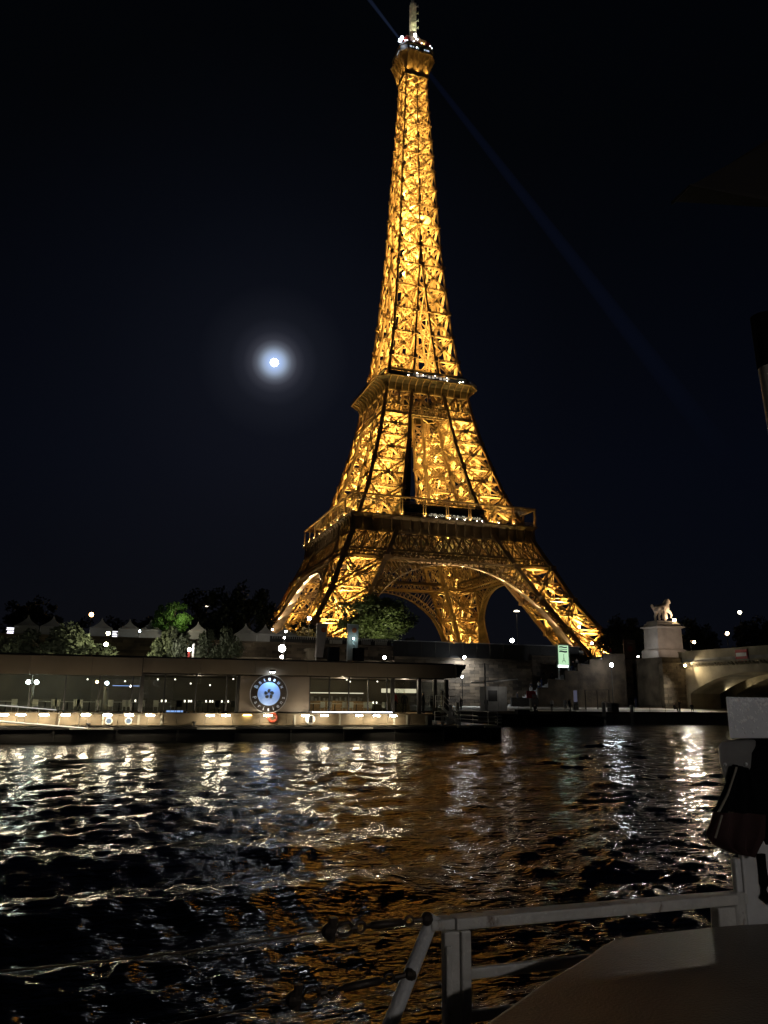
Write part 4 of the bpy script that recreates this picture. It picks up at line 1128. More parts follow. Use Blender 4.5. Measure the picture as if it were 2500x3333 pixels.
for x in (-110.9, -108.0, -90.5): mb.box(x, -220.9, -5.75, x + .1, -220.7, -4.9)
build('bulwark_rib', mb, M_offw, rest, kind='stuff')
for x0, x1 in ((-110.1, -107.2), (-101.4, -98.6), (-90.3, -87.9)):
    mb = MB(); mb.box(x0, -221.35, -6.02, x1, -221.14, -5.9); build('fender_pad', mb, M_offw, rest)
mb = MB(); mb.box(-92.6, -220.5, -4.80, -86.0, -220.42, -4.74); build('glow_strip', mb, E_led, rest)
mb = MB(); mb.box(-105.0 - 2.5, -219.3, -2.98, -105.55, -219.2, -2.94); mb.box(-103.5, -219.2, -4.84, -102.3, -219.1, -4.72); build('glow_strip', mb, E_ledb, rest, label='blue light strips behind the left windows')
mb = MB(); mb.box(-92.6, -215.4, -4.88, -86.1, -215.2, -4.0); mb.box(-92.6, -215.45, -3.99, -86.1, -215.1, -3.93); build('bar_counter', mb, M_wood, rest)
mb = MB(); mb.box(-92.5, -213.3, -3.3, -86.2, -213.2, -3.22); build('shelf_light', mb, emit('shelf_glow', (1.0, .9, .7), 1.6), rest)
mb = MB()
for q in range(16):
    x = -92.3 + q * .39 + random.uniform(-.08, .08); h = random.uniform(.18, .42); mb.box(x, -213.6, -3.93, x + random.uniform(.1, .26), -213.35, -3.93 + h)
tag(build('bottle_row', mb, M_greyk, kind='stuff'), 'pale bottles and boxes along the back bar', 'bottles')
mb = MB(); mb.box(-85.4, -216.0, -3.2, -82.2, -215.9, -2.85); build('shelf_light', mb, emit('entry_glow', (1.0, .88, .66), 1.3), rest)
mb = MB()
for x, z in ((-86.3, -2.3), (-88.7, -2.35), (-89.0, -2.2), (-92.4, -2.3), (-98.4, -2.3), (-102.9, -2.4), (-104.2, -2.42), (-109.3, -2.5), (-100.2, -2.8), (-101.7, -2.7), (-106.6, -2.6)): mb.ball((x, -217.5, z), .06, 6, 4)
build('ceiling_lamp', mb, E_dot, rest, kind='stuff')
point((-89.2, -217.0, -2.5), 170, (1.0, .82, .56), .2); point((-83.8, -217.4, -2.5), 90, (1.0, .85, .62), .2)
point((-101, -216.5, -2.5), 40, (1.0, .85, .6), .2); point((-112.4, -217.2, -2.6), 190, (.92, 1.0, .86), .2); point((-107.2, -217.0, -2.6), 34, (.9, .9, 1.0), .2)
point((-118, -217.2, -2.6), 90, (1.0, .95, .8), .2)

def pillar_lamp(x, y, label, e, n):
    t = thing('pillar_lamp', label, 'lamp', (x, y, -4.88))
    mb = MB(); mb.lathe([(.22, -4.87), (.19, -4.7), (.17, -3.1), (.24, -2.98)], (x, y, 0), 14); build('post', mb, M_offw, t)
    mb = MB()
    for q in range(n): mb.ball((x - .28 + .56 * q / max(1, n - 1) if n > 1 else x, y - .12, -2.78), .15, 8, 6)
    build('globe', mb, e, t)
pillar_lamp(-113.0, -218.6, 'pale column with two bright white globes inside the left windows', E_cool, 2)
pillar_lamp(-107.9, -218.7, 'slim column with one bluish lamp beside the blue strip', emit('lamp_blue', (.65, .85, 1.0), 22), 1)
mb = MB(); mb.ball((-108.6, -218.9, -2.7), .1, 8, 6); tag(build('pendant_lamp', mb, E_warm), 'small amber pendant lamp left of the slim column', 'lamp')

# restaurant tables
def table(x, y, label, lit):
    t = thing('restaurant_table', label, 'table', (x, y, -4.88), 'tables set along the restaurant windows')
    mb = MB(); mb.box(x - .55, y - .4, -4.16, x + .55, y + .4, -4.12); build('table_top', mb, M_cloth, t)
    mb = MB(); mb.lathe([(.26, -4.88), (.24, -4.85), (.045, -4.8), (.045, -4.17)], (x, y, 0), 8); build('leg', mb, M_dark, t)
    mb = MB()
    for d in (-.62, .62):
        mb.box(x + d - .19, y - .62, -4.46, x + d + .19, y - .24, -4.4); mb.box(x + d - .19, y - .64, -4.39, x + d + .19, y - .59, -3.98)
        for a in (-.15, .15): mb.box(x + d + a - .02, y - .6, -4.88, x + d + a + .02, y - .56, -4.47)
    build('chair_pair', mb, M_cloth if lit != 2 else M_dark, t)
    if lit:
        mb = MB()
        for d in (-.18, .12, .3)[:1 + lit]: mb.lathe([(.03, -4.11), (.05, -4.05), (.05, -3.98), (.02, -3.95)], (x + d, y - .1, 0), 8)
        build('candle', mb, E_dot, t)
TL = [(-114.6, 0), (-112.0, 0), (-110.5, 0), (-109.0, 0), (-106.9, 0), (-105.9, 1), (-103.7, 1), (-102.0, 2), (-100.4, 2), (-99.2, 2), (-92.1, 0), (-90.3, 0), (-88.5, 0), (-86.9, 1)]
WHERE = ['at the far left edge', 'right of the pale column', 'left of the middle of the left windows', 'with two white chairs below the amber pendant', 'right of the slim column', 'next to the dark corner post',
         'right of the dark corner post', 'over the low blue light', 'third right of the corner post', 'left of the sign wall', 'just right of the sign wall', 'second right of the sign wall', 'third right of the sign wall', 'beside the glass entrance']
for (x, lit), wh in zip(TL, WHERE): table(x, -218.7, 'white clothed restaurant table ' + wh, lit)

# round glazed sign: glass disc, pale centre, petals and lettering round the rim
sg = thing('round_sign', 'round illuminated glass sign with a five petal flower and curved lettering', 'sign', (-96.15, -220.9, -3.43))
SX, SY, SZ = -96.15, -220.9, -3.43
def disc(mbx, r0, r1, y0, y1, n=48):
    for q in range(n):
        a, b = 2 * PI * q / n, 2 * PI * (q + 1) / n
        P = lambda r, t, y: (SX + r * math.cos(t), y, SZ + r * math.sin(t))
        mbx.add([P(r0, a, y0), P(r1, a, y0), P(r1, b, y0), P(r0, b, y0), P(r0, a, y1), P(r1, a, y1), P(r1, b, y1), P(r0, b, y1)], [(0, 1, 2, 3), (4, 7, 6, 5), (1, 5, 6, 2), (0, 3, 7, 4)])
mb = MB(); disc(mb, .88, 1.40, SY, SY + .03); build('glass_ring', mb, glass('sign_glass', (.80, .80, .82), 1.7, .1), sg)
mb = MB(); disc(mb, 1.40, 1.44, SY - .03, SY + .06); build('rim', mb, M_greyk, sg)
mb = MB(); mb.lathe([(.87, 0), (.87, .05)], (0, 0, 0), 48); V_, F_, _x = mb.arrays(); g = MB(); g.add([(SX + a, SY - .02 + c, SZ + b) for a, b, c in V_], F_)
build('centre_disc', g, mat('sign_bluelit', (.34, .50, .92), .4, 0, .0), sg)  # blue of the lamp light put into the disc colour
mb = MB()
for q in range(5):
    a0 = PI / 2 + q * 2 * PI / 5 + .2; pts = []
    for k in range(10):
        t_ = k / 10 * 2 * PI; rr_, tt = .24 + .14 * math.cos(t_), .095 * math.sin(t_) * (1.25 + .4 * math.cos(t_))
        aa = a0 - .9 * (rr_ - .1); pts.append((SX + rr_ * math.cos(aa) - tt * math.sin(aa), SZ + rr_ * math.sin(aa) + tt * math.cos(aa)))
    mb.prism(pts, 'y', SY - .045, SY - .025)
build('flower', mb, mat('flower_dark', (.05, .045, .045), .5), sg)
def arc_text(word, mid, step, r, flip):
    mb = MB()
    for i, ch in enumerate(word):
        a = mid + (1 if flip else -1) * (i - (len(word) - 1) / 2) * step
        V, F = text_mesh(ch, .42, .008)
        if not len(V): continue
        V[:, 1] -= .13
        th_ = a - PI / 2 if not flip else a + PI / 2
        c, s_ = math.cos(th_), math.sin(th_)
        mb.add([(SX + r * math.cos(a) + x * c - y * s_, SY - .03 - z, SZ + r * math.sin(a) + x * s_ + y * c) for x, y, z in V], F)
    return mb
M_let = mat('sign_letter', (.62, .68, .78), .4, 0, 0)
build('lettering', arc_text('Bateaux', PI / 2, .36, 1.12, False), M_let, sg)
build('lettering', arc_text('Parisiens', -PI / 2, .33, 1.14, True), M_let, sg)
mb = MB(); mb.bar((SX + .1, SY - .02, SZ + 1.44), (SX + .1, SY - .5, SZ + 1.72), .05, .05); mb.box(SX - .12, SY - .7, SZ + 1.62, SX + .3, SY - .45, SZ + 1.78); build('lamp_arm', mb, M_dark, sg)
mb = MB(); mb.box(SX - .08, SY - .66, SZ + 1.58, SX + .26, SY - .48, SZ + 1.61); build('lamp', mb, E_cool, sg)
spot((SX + .08, SY - .5, SZ + 1.55), (SX, SY - .12, SZ - 1.0), 190, (.42, .68, 1.0), 125, .6, .1)

# boarding steps, white posts and rail at the end of the pontoon
st = thing('boarding_steps', 'white boarding steps with tubular rails at the pontoon end', 'steps', (-80.9, -220, -5.75))
for q in range(7):
    mb = MB(); x = -81.7 + q * .24; z = -4.35 - q * .205; mb.box(x, -220.6, z - .04, x + .3, -219.4, z); build('tread', mb, M_offw, st)
for y in (-220.64, -219.36):
    mb = MB(); mb.bar((-81.75, y, -4.35), (-80.1, y, -5.74), .05, .2); build('stringer', mb, M_white, st)
mb = MB()
for y in (-220.64, -219.36):
    for dz in (.5, .95): mb.tube([(-82.3, y, -4.35 + dz), (-81.6, y, -4.35 + dz), (-80.1, y, -5.72 + dz)], .03, 6)
    for x, z in ((-82.3, -4.35), (-81.6, -4.35), (-80.1, -5.72)): mb.tube([(x, y, z), (x, y, z + .95)], .03, 6)
build('handrail', mb, M_white, st)
mb = MB(); mb.lathe([(.30, -5.75), (.33, -5.7), (.33, -4.3), (.2, -4.15)], (-80.25, -218.6, 0), 14); tag(build('mooring_post', mb, M_white), 'stout white mooring post behind the boarding steps', 'post')
for x, lab in ((-79.65, 'tall cream post right of the boarding steps'), (-81.05, 'tall cream post left of the boarding steps')):
    mb = MB(); mb.box(x - .1, -219.2, -5.75, x + .1, -219.0, -3.95 if x > -80 else -3.0); tag(build('post', mb, M_offw), lab, 'post')
er = thing('end_railing', 'low white railing round the end of the restaurant pontoon', 'railing', (-78, -220.6, -5.75))
mb = MB()
for z in (-4.68, -5.1, -5.45): mb.tube([(-82.4, -220.7, z), (-76.75, -220.7, z), (-76.75, -212, z)], .03, 6)
for x in (-82.4, -80.6, -79.0, -77.6, -76.75): mb.tube([(x, -220.7, -5.75), (x, -220.7, -4.68)], .03, 6)
build('rails', mb, M_white, er)
mb = MB(); mb.box(-78.5, -220.66, -5.6, -77.0, -220.62, -4.8); build('mesh_panel', mb, mat('mesh_grey', (.16, .15, .12), .7), er)
for x0, x1 in ((-78.2, -76.7), (-80.6, -79.6)):
    mb = MB(); mb.box(x0, -221.33, -5.95, x1, -221.13, -5.8); build('fender_pad', mb, M_offw, er)
for z in (-5.6, -5.35, -5.1):
    mb = MB(); mb.box(-77.0, -221.0, z, -76.5, -220.75, z + .12); build('fender', mb, M_offw, er)

# gangway at the far left with lit handrails
gw = thing('gangway', 'sloping gangway with lit white handrails at the left of the restaurant', 'gangway', (-112, -222, -5.8))
mb = MB(); mb.bar((-119, -222.0, -5.05), (-108.9, -222.0, -5.92), 1.2, .08); build('walkway', mb, M_offw, gw)
mb = MB()
for y in (-222.55, -221.4): mb.tube([(-119, y, -4.02), (-109.2, y, -4.86), (-105.0, y, -4.93)], .03, 6)
for q in range(8):
    x = -118.6 + q * 1.3; mb.tube([(x, -222.55, -5.1 - q * .11), (x, -222.55, -4.08 - q * .11)], .022, 6)
build('handrail', mb, M_white, gw)
mb = MB(); mb.bar((-119, -222.62, -5.0), (-109.0, -222.62, -5.86), .03, .05); build('glow_strip', mb, emit('rail_streak', (1.0, .9, .7), 1.4), gw)  # bright streak along the gangway put in as a glowing bar
mb = MB(); mb.bar((-119, -222.58, -3.98), (-111.0, -222.58, -4.66), .02, .025); build('glow_strip', mb, emit('rail_streak2', (1.0, .95, .85), 1.2), gw)  # streak of light on the handrail, also a glowing bar
for x, z, lab in ((-108.9, -5.9, 'small black bollard at the foot of the gangway'), (-101.6, -5.8, 'small black bollard on the pontoon edge left of the sign')):
    mb = MB(); mb.lathe([(.12, z), (.1, z + .05), (.09, z + .22), (.17, z + .27), (.15, z + .33)], (x, -220.9, 0), 10); tag(build('bollard', mb, M_hull), lab, 'bollard')

# ------------------------------------------------------------------ banners, loudspeakers, lamps on the quay
def banner(xt0, xt1, xb0, xb1, zt, zb, y, lab, txt, big):
    t = thing('banner', lab, 'banner', ((xb0 + xb1) / 2, y, zb))
    mb = MB(); n = 8
    rows = []
    for q in range(n + 1):
        f = q / n; z = zt + (zb - zt) * f; a = xt0 + (xb0 - xt0) * f; b = xt1 + (xb1 - xt1) * f
        rows.append([(a, y - .05 * math.sin(f * 5), z), (b, y - .05 * math.sin(f * 5 + .7), z), (b, y + .02 - .05 * math.sin(f * 5 + .7), z), (a, y + .02 - .05 * math.sin(f * 5), z)])
    mb.loft(rows); build('cloth', mb, M_ban, t)
    mb = MB(); mb.tube([(xt0 - .06, y + .05, -5.2), (xt0 - .06, y + .05, zt + .15)], .045, 8); mb.tube([(xt0 - .1, y, zt + .02), (xt1 + .05, y, zt + .02)], .03, 6); build('pole', mb, M_white, t)
    cx, cz = xt0 + (xt1 - xt0) * .60, zt - .85
    mb = MB(); mb.loft([[(cx + r * math.cos(a), yy, cz + r * math.sin(a)) for a in np.linspace(0, 2 * PI, 17)[:-1]] for r, yy in ((.36, y - .075), (.36, y - .085))])
    em = build('emblem', mb, M_orange, t)
    mb = MB()
    for dz in (-.12, .02, .14): mb.box(cx - .2 + abs(dz), y - .10, cz + dz, cx + .2 - abs(dz), y - .09, cz + dz + .045)
    build('emblem_mark', mb, mat('emblem_light_%d' % int(-xt0), (.75, .42, .2), .7), em)
    if txt:
        V, F = text_mesh(txt, .36, .004); mb = MB(); h = (zt + zb) / 2 - .6
        mb.add([(xt0 + .30 - yy * 1.0 + (z_ * 0) - (zt - (h + x * .82)) * (xt0 - xb0) / (zt - zb) * 1.0, y - .085 - z_, h + x * .82) for x, yy, z_ in V], F); build('lettering', mb, mat('banner_letter', (.80, .74, .68), .8), t)
    if big:
        V, F = text_mesh(big, 2.0, .004); mb = MB()
        mb.add([(xt0 + .98 + x * .9, y - .085 - z_, zb + 1.55 + yy * .95) for x, yy, z_ in V], F); build('lettering', mb, mat('banner_letter_big', (.80, .74, .70), .8), t)
banner(-79.71, -78.12, -79.98, -78.75, 6.78, 2.0, -170, 'tall greyish banner with orange emblem and vertical lettering, leaning', 'VEDETTES DE PARIS', None)
banner(-75.06, -73.46, -75.12, -73.5, 6.87, 1.75, -170, 'tall greyish banner with orange emblem and a large letter S', None, 'S')
t = thing('poster_panel', 'brown poster panel with faint red emblem beside the pedestal', 'panel', (-22, -164.0, 3.4))
mb = MB(); mb.box(-23.3, -164.05, 3.4, -20.8, -163.9, 6.72); build('board', mb, mat('poster_brown', (.17, .115, .085), .7, 0, .12), t)
mb = MB(); mb.loft([[(-22.0 + .5 * math.cos(a), yy, 5.15 + .5 * math.sin(a)) for a in np.linspace(0, 2 * PI, 17)[:-1]] for yy in (-164.06, -164.07)]); build('emblem', mb, mat('emblem_red', (.34, .09, .06), .7), t)
mb = MB(); mb.box(-22.5, -164.07, 6.1, -21.4, -164.06, 6.22); build('bar_print', mb, M_greyk, t)
for x0, z0, x1, z1, lab in ((-78.15, 1.5, -76.55, 3.42, 'black loudspeaker box right of the leaning banner'), (-74.35, 1.6, -72.8, 3.44, 'black loudspeaker box covering the foot of the letter banner')):
    t = thing('loudspeaker', lab, 'loudspeaker', ((x0 + x1) / 2, -170.6, -5.2), 'loudspeakers on the quay')
    mb = MB(); mb.box(x0, -170.9, z0, x1, -170.2, z1); build('cabinet', mb, M_tarp, t)
    mb = MB(); mb.box(x0 + .08, -170.94, z0 + .08, x1 - .08, -170.91, z1 - .08); build('grille', mb, M_dark, t)
    mb = MB(); mb.tube([((x0 + x1) / 2, -170.5, -5.2), ((x0 + x1) / 2, -170.5, z0)], .06, 8); build('stand', mb, M_dark, t)

def bulb(p, r, e, name, lab, cat='lamp', post=None, arm=0, head='ball', pm=None):
    t = thing(name, lab, cat, (p[0] + arm, p[1], post if post is not None else p[2] - r))
    mb = MB()
    if head == 'disc': mb.lathe([(r * .2, -.05), (r, 0), (r * .9, .12), (r * .3, .3)], p, 14)
    elif head == 'flood': mb.ball((p[0], p[1] - r * .4, p[2]), r * .85, 10, 8)
    else: mb.ball(p, r, 10, 8)
    build('globe' if head == 'ball' else 'lamp_face', mb, e, t)
    if post is not None:
        mb = MB(); x = p[0] + arm
        mb.tube([(x, p[1] + .05, post), (x, p[1] + .05, post + .6), (x, p[1] + .05, p[2] + (.3 if arm else -r * .9))], [.14, .08, .055], 8)
        if arm: mb.tube([(x, p[1] + .05, p[2] + .28), (p[0], p[1] + .05, p[2] + .25)], .04, 6)
        build('post', mb, pm or M_dark, t)
    elif head == 'flood':
        mb = MB(); mb.box(p[0] - r * .8, p[1] + r * .1, p[2] - r * .7, p[0] + r * .8, p[1] + r * .1 + .25, p[2] + r * .7); mb.bar((p[0], p[1] + .1, p[2] - r), (p[0], p[1] + 1.2, p[2] - r), .05, .05); build('housing', mb, M_dark, t)
    return t
bulb((-112.0, -110, 12.4), .42, E_sod, 'street_lamp', 'orange street lamp glowing above the tents at far left', post=2.5)
bulb((-89.0, -110, 15.1), .30, E_dim, 'street_lamp', 'slim street lamp with a small dim head behind the pale green tree', post=2.5, head='disc')
bulb((-73.7, -140, 10.5), .34, E_white, 'street_lamp', 'white globe lamp above the golden bush by the tower foot', post=3.5)
bulb((-14.7, -110, 17.3), .75, E_dim, 'street_lamp', 'tall street lamp with a wide flat head inside the great arch', post=2.5, head='disc', pm=M_greyk)
bulb((-37.5, -150, 7.0), .36, E_white, 'street_lamp', 'round white globe lamp low beneath the great arch', post=3.6)
bulb((15.6, -90, 16.3), .34, E_warm, 'street_lamp', 'upper warm lamp in front of the right tower leg', post=1)
bulb((19.4, -90, 11.9), .34, E_warm, 'street_lamp', 'lower warm lamp in front of the right tower leg', post=1)
bulb((34.6, -130, 17.3), .44, emit('lamp_globe_soft', (1.0, .86, .6), 9), 'street_lamp', 'highest round lamp above the bridge near the right edge', post=3.5)
bulb((-1.5, -165, 8.5), .30, E_warm, 'street_lamp', 'warm lamp on the bridge midway right of the pedestal', post=3.1)
bulb((12.1, -140, 8.9), .30, E_warm, 'street_lamp', 'warm lamp on a bent arm just right of the pedestal', post=3.5, arm=-.9, pm=M_greyk)
bulb((-31.5, -172, 1.9), .26, emit('spot_cool', (.92, .95, 1.0), 150), 'quay_floodlight', 'dazzling white floodlight on a post before the brown wall', 'floodlight', post=QZ)
bulb((-18.3, -173.3, 2.05), .20, emit('spot_warm', (1.0, .78, .48), 80), 'bridge_floodlight', 'warm floodlight under the cornice at the start of the bridge', 'floodlight', head='flood')
bulb((-54.8, -166.4, 2.75), .24, emit('wall_cool', (.88, .94, 1.0), 110), 'wall_light', 'cool white wall light at the top of the coursed wall', 'wall light', head='flood')
bulb((-56.8, -170, -.36), .16, E_cool, 'wall_light', 'small cool light below the roof tip of the restaurant', 'wall light', post=QZ)
bulb((-68.7, -168, 2.3), .28, E_white, 'wall_light', 'white lamp on the ledge to the right of both banners', 'wall light', head='flood')
bulb((-84.5, -170, 4.6), .16, E_white, 'floodlight', 'second lamp from the top of the lamp cluster left of the banners', post=QZ, head='flood')
bulb((-84.3, -170, 5.5), .17, E_white, 'floodlight', 'topmost lamp of the cluster left of the banners', head='flood')
bulb((-84.8, -170, 3.1), .58, E_white, 'floodlight', 'largest lamp of the cluster left of the banners', head='flood')
bulb((-84.8, -170, 1.9), .26, E_white, 'floodlight', 'lowest lamp of the cluster left of the banners', head='flood')
bulb((-74.3, -170.4, 4.8), .14, emit('spot_cyan', (.55, .92, 1.0), 70), 'floodlight', 'bluish white spotlight across the letter banner', head='flood')
bulb((-100.1, -197, 1.05), .20, E_white, 'floodlight', 'white lamp on the red mast among the trees', head='flood')
bulb((-82.8, -152, 7.2), .16, E_white, 'floodlight', 'small white lamp on the tent eaves near the banners', head='flood')
bulb((-103.7, -152, 6.2), .15, E_cool, 'floodlight', 'small cool lamp between two tent tops at left', head='flood')
bulb((-108.2, -197.6, 2.4), .2, emit('tree_light', (1.0, .98, .62), 70), 'floodlight', 'upper yellowish lamp in the crown of the left tree', head='flood')
bulb((-108.3, -197.8, 1.3), .22, emit('tree_light2', (1.0, .98, .62), 70), 'floodlight', 'lower yellowish lamp in the crown of the left tree', head='flood')
bulb((-19.7, -163, 3.95), .17, E_white, 'floodlight', 'little white ground light left of the pedestal', head='flood')
for x, z, m, lab in ((-100.12, 1.0, mat('mast_red', (.35, .05, .04), .5), 'short red mast rising above the restaurant roof'), (-99.67, 1.75, M_white, 'short white mast next to the red mast')):
    mb = MB(); mb.lathe([(.13, -5.2), (.12, z - .1), (.05, z)], (x, -197, 0), 8); tag(build('mast', mb, m), lab, 'mast')
spot((-68.7, -168.4, 2.3), (-68.7, -165, -1), 60, (1, .9, .75), 150, .5, .1); spot((-84.8, -171, 3.0), (-84.5, -165, 1.5), 140, (1, .88, .66), 150, .5, .2)
spot((-18.6, -174.4, 1.9), (-26, -178, -5.2), 4200, (1.0, .92, .78), 110, .8, .15); spot((-31.4, -173.0, 1.5), (-33, -175, -5.2), 500, (.95, .95, .9), 120, .8, .2); spot((-13.5, -171.0, 4.6), (-12.3, -161, 8.5), 950, (1.0, .74, .54), 70, .8, .2); spot((-20.2, -163.4, 4.1), (-15, -161, 7.0), 420, (.95, .92, .9), 110, .8, .1)  # the spot above the parapet is added, without fitting, to brighten the pedestal
spot((-55.2, -167.6, 2.6), (-54.4, -165.0, -2.5), 2600, (.86, .93, 1.0), 150, .6, .15)
spot((-18.9, -173.9, 2.0), (-17.4, -183.0, -.4), 1150, (1.0, .82, .52), 120, .7, .12); spot((-14, -172.8, -2), (-12, -190, 0), 60, (1, .82, .45), 140, .6, .2)
spot((-11.3, -174.2, -2.2), (-7.9, -187, .4), 620, (1, .84, .52), 120, .6, .2)  # added, without a fitting, to brighten the inner arch face

# LED wall and lit entrance between the tents
for x, lab, w in ((-122.0, 'bright panel of white light strips at the far left between tents', 2.0), (-107.4, 'narrow panel of white light strips beside the left tree', .9)):
    t = thing('stage_lights', lab, 'stage lights', (x, -150, 3.6))
    mb = MB(); mb.box(x - w / 2, -150, 3.6, x + w / 2, -149.8, 6.4); build('frame', mb, M_dark, t)
    mb = MB()
    for q in range(9):
        z = 4.1 + q * .25; a = random.uniform(0, .3) * w; mb.box(x - w / 2 + a * .5, -150.06, z, x + w / 2 - random.uniform(0, .4) * w * .6, -150.02, z + .09)
    build('light_strip', mb, emit('strip_%d' % int(-x), (.92, .90, 1.0), 3.2), t, kind='stuff')

# ------------------------------------------------------------------ pagoda tents on the upper quay
def tent():
    t = thing('pagoda_tent', 'white pagoda tent', 'tent', (0, 0, 0), 'pagoda tents on the upper quay')
    mb = MB(); rings = []
    for f in np.linspace(0, 1, 7):
        w = 1.66 * (1 - f) ** 1.9 + .05; z = 3.0 + 1.7 * f; rings.append([(-w, -w, z), (w, -w, z), (w, w, z), (-w, w, z)])
    mb.loft(rings); build('roof', mb, M_tent, t)
    mb = MB(); mb.box(-1.7, -1.7, 2.72, 1.7, 1.7, 2.99); build('valance', mb, M_tent, t)
    mb = MB(); mb.box(-1.64, -1.62, 0, 1.64, -1.58, 2.71); build('side_wall', mb, M_tent, t)
    mb = MB()
    for a in (-1.66, 1.66):
        for b in (-1.66, 1.66): mb.box(a - .04, b - .04, 0, a + .04, b + .04, 2.7)
    build('frame', mb, M_white, t)
    return t
TX = [(-120.1, 'leftmost, half hidden by the left tree'), (-116.5, 'second from the left, over the left tree'), (-109.4, 'with only its tip over the left tree, near the lit panel'), (-105.2, 'standing free right of the left tree'),
      (-102.0, 'in front of the pale green tree'), (-94.5, 'with only its tip over the middle trees'), (-86.7, 'first of the three left of the banners'), (-83.4, 'middle of the three left of the banners'), (-80.1, 'nearest to the leaning banner')]
t0 = tent()
for i, (x, lab) in enumerate(TX):
    o = t0 if i == 0 else dup(t0, (0, 0, 0)); o.location = (x, -149.0, 3.58); o['label'] = 'white pagoda tent ' + lab
ORG[t0.name] = Vector((0, 0, 0))

# ------------------------------------------------------------------ trees
CROWNS = {}
def crown_mesh(key, n, leaf, m, seed, flat=1.0, clumps=46):
    rg = np.random.default_rng(seed)
    d = rg.normal(size=(clumps, 3)); d /= np.linalg.norm(d, axis=1, keepdims=True)
    c = d * (rg.random((clumps, 1)) ** .35) * .82
    c[:, 2] = np.where(c[:, 2] < -.55, -.55 + .3 * rg.random(clumps), c[:, 2])
    cs = .13 + .14 * rg.random(clumps)
    i = rg.integers(0, clumps, n)
    g = rg.normal(size=(n, 3)); g /= np.linalg.norm(g, axis=1, keepdims=True)
    p = c[i] + g * (cs[i] * (rg.random(n) ** .4))[:, None]
    a = rg.normal(size=(n, 3)); a /= np.linalg.norm(a, axis=1, keepdims=True)
    b = np.cross(a, g + .4 * rg.normal(size=(n, 3))); b /= np.maximum(np.linalg.norm(b, axis=1, keepdims=True), 1e-6)
    s = leaf * (.6 + .8 * rg.random((n, 1)))
    V = np.stack([p - a * s, p + b * s * .55, p + a * s, p - b * s * .55], 1).reshape(-1, 3)
    F = np.arange(4 * n).reshape(-1, 4)
    me = bpy.data.meshes.new('crown'); me.from_pydata(V.tolist(), [], F.tolist()); me.materials.append(m); me.update()
    CROWNS[key] = me
crown_mesh('near', 15000, .042, M_leaf, 1, clumps=70)
crown_mesh('near2', 13000, .05, M_leaf, 2, clumps=60)
crown_mesh('green', 9000, .045, M_leafg, 3, clumps=50)
crown_mesh('big', 13000, .036, mat('leaf_olive', (.05, .075, .02), .6, 0, .5, .6), 4, clumps=80)
crown_mesh('gold', 4000, .06, mat('leaf_gold', (.13, .10, .035), .6, 0, .4, 1.0), 5)
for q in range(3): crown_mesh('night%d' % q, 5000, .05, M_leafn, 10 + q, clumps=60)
def tree(key, name, lab, x, y, zb, zt, rx, ry, rz=None, group=None, rot=0.0):
    t = thing(name, lab, 'tree', (x, y, zb), group)
    h = zt - zb; rz = rz or h * .42
    o = bpy.data.objects.new('crown', CROWNS[key]); COL.objects.link(o); o.parent = t; o.location = (0, 0, h - rz * .93); o.scale = (rx, ry, rz); o.rotation_euler = (0, 0, rot)
    mb = MB(); r0 = max(.14, h * .025)
    mb.tube([(x, y, zb - .3), (x + .1, y, zb + h * .3), (x, y + .1, zb + h * .62)], [r0, r0 * .75, r0 * .4], 8)
    for q in range(5):
        a = q * 1.26 + rot; mb.tube([(x, y, zb + h * (.3 + .05 * q)), (x + math.cos(a) * rx * .55, y + math.sin(a) * ry * .55, zb + h * (.58 + .06 * q))], [r0 * .45, r0 * .15], 6)
    build('trunk', mb, M_bark, t)
    return t
tree('near', 'plane_tree', 'broad dark tree behind the left of the restaurant roof', -112.6, -194, QZ, 3.9, 6.2, 3.8, 4.5)
tree('near2', 'plane_tree', 'low dark tree cut by the left edge of the picture', -118.6, -193, QZ, 2.9, 3.6, 3.0, 4.0, rot=1.0)
tree('near2', 'plane_tree', 'dark rounded tree left of the red mast', -101.7, -195, QZ, 3.9, 3.3, 3.0, 4.5, rot=2.0)
tree('near', 'plane_tree', 'dark rounded tree right of the red mast', -96.9, -195.5, QZ, 4.05, 3.5, 3.0, 4.7, rot=.7)
tree('green', 'lime_tree', 'bright green lit tree above the tents', -98.9, -150, 3.5, 11.5, 3.4, 3.2, 3.3)
tree('big', 'chestnut_tree', 'large green tree before the left tower legs', -59.6, -136, 3.3, 16.2, 8.9, 6.5, 5.6)
tree('gold', 'ornamental_tree', 'small golden lit tree beside the leaning banner', -73.6, -138, 3.4, 9.3, 3.9, 3.0, 2.7)
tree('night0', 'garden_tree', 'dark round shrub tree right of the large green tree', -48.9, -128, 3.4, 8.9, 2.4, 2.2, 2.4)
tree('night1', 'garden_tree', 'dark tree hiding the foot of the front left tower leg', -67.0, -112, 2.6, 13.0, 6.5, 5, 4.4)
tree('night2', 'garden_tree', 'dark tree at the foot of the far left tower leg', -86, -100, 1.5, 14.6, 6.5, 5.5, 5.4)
tree('night1', 'garden_tree', 'dark tree between pedestal and right tower leg', 5.2, -125, 3.2, 16.2, 6.2, 5.2, 5.6)
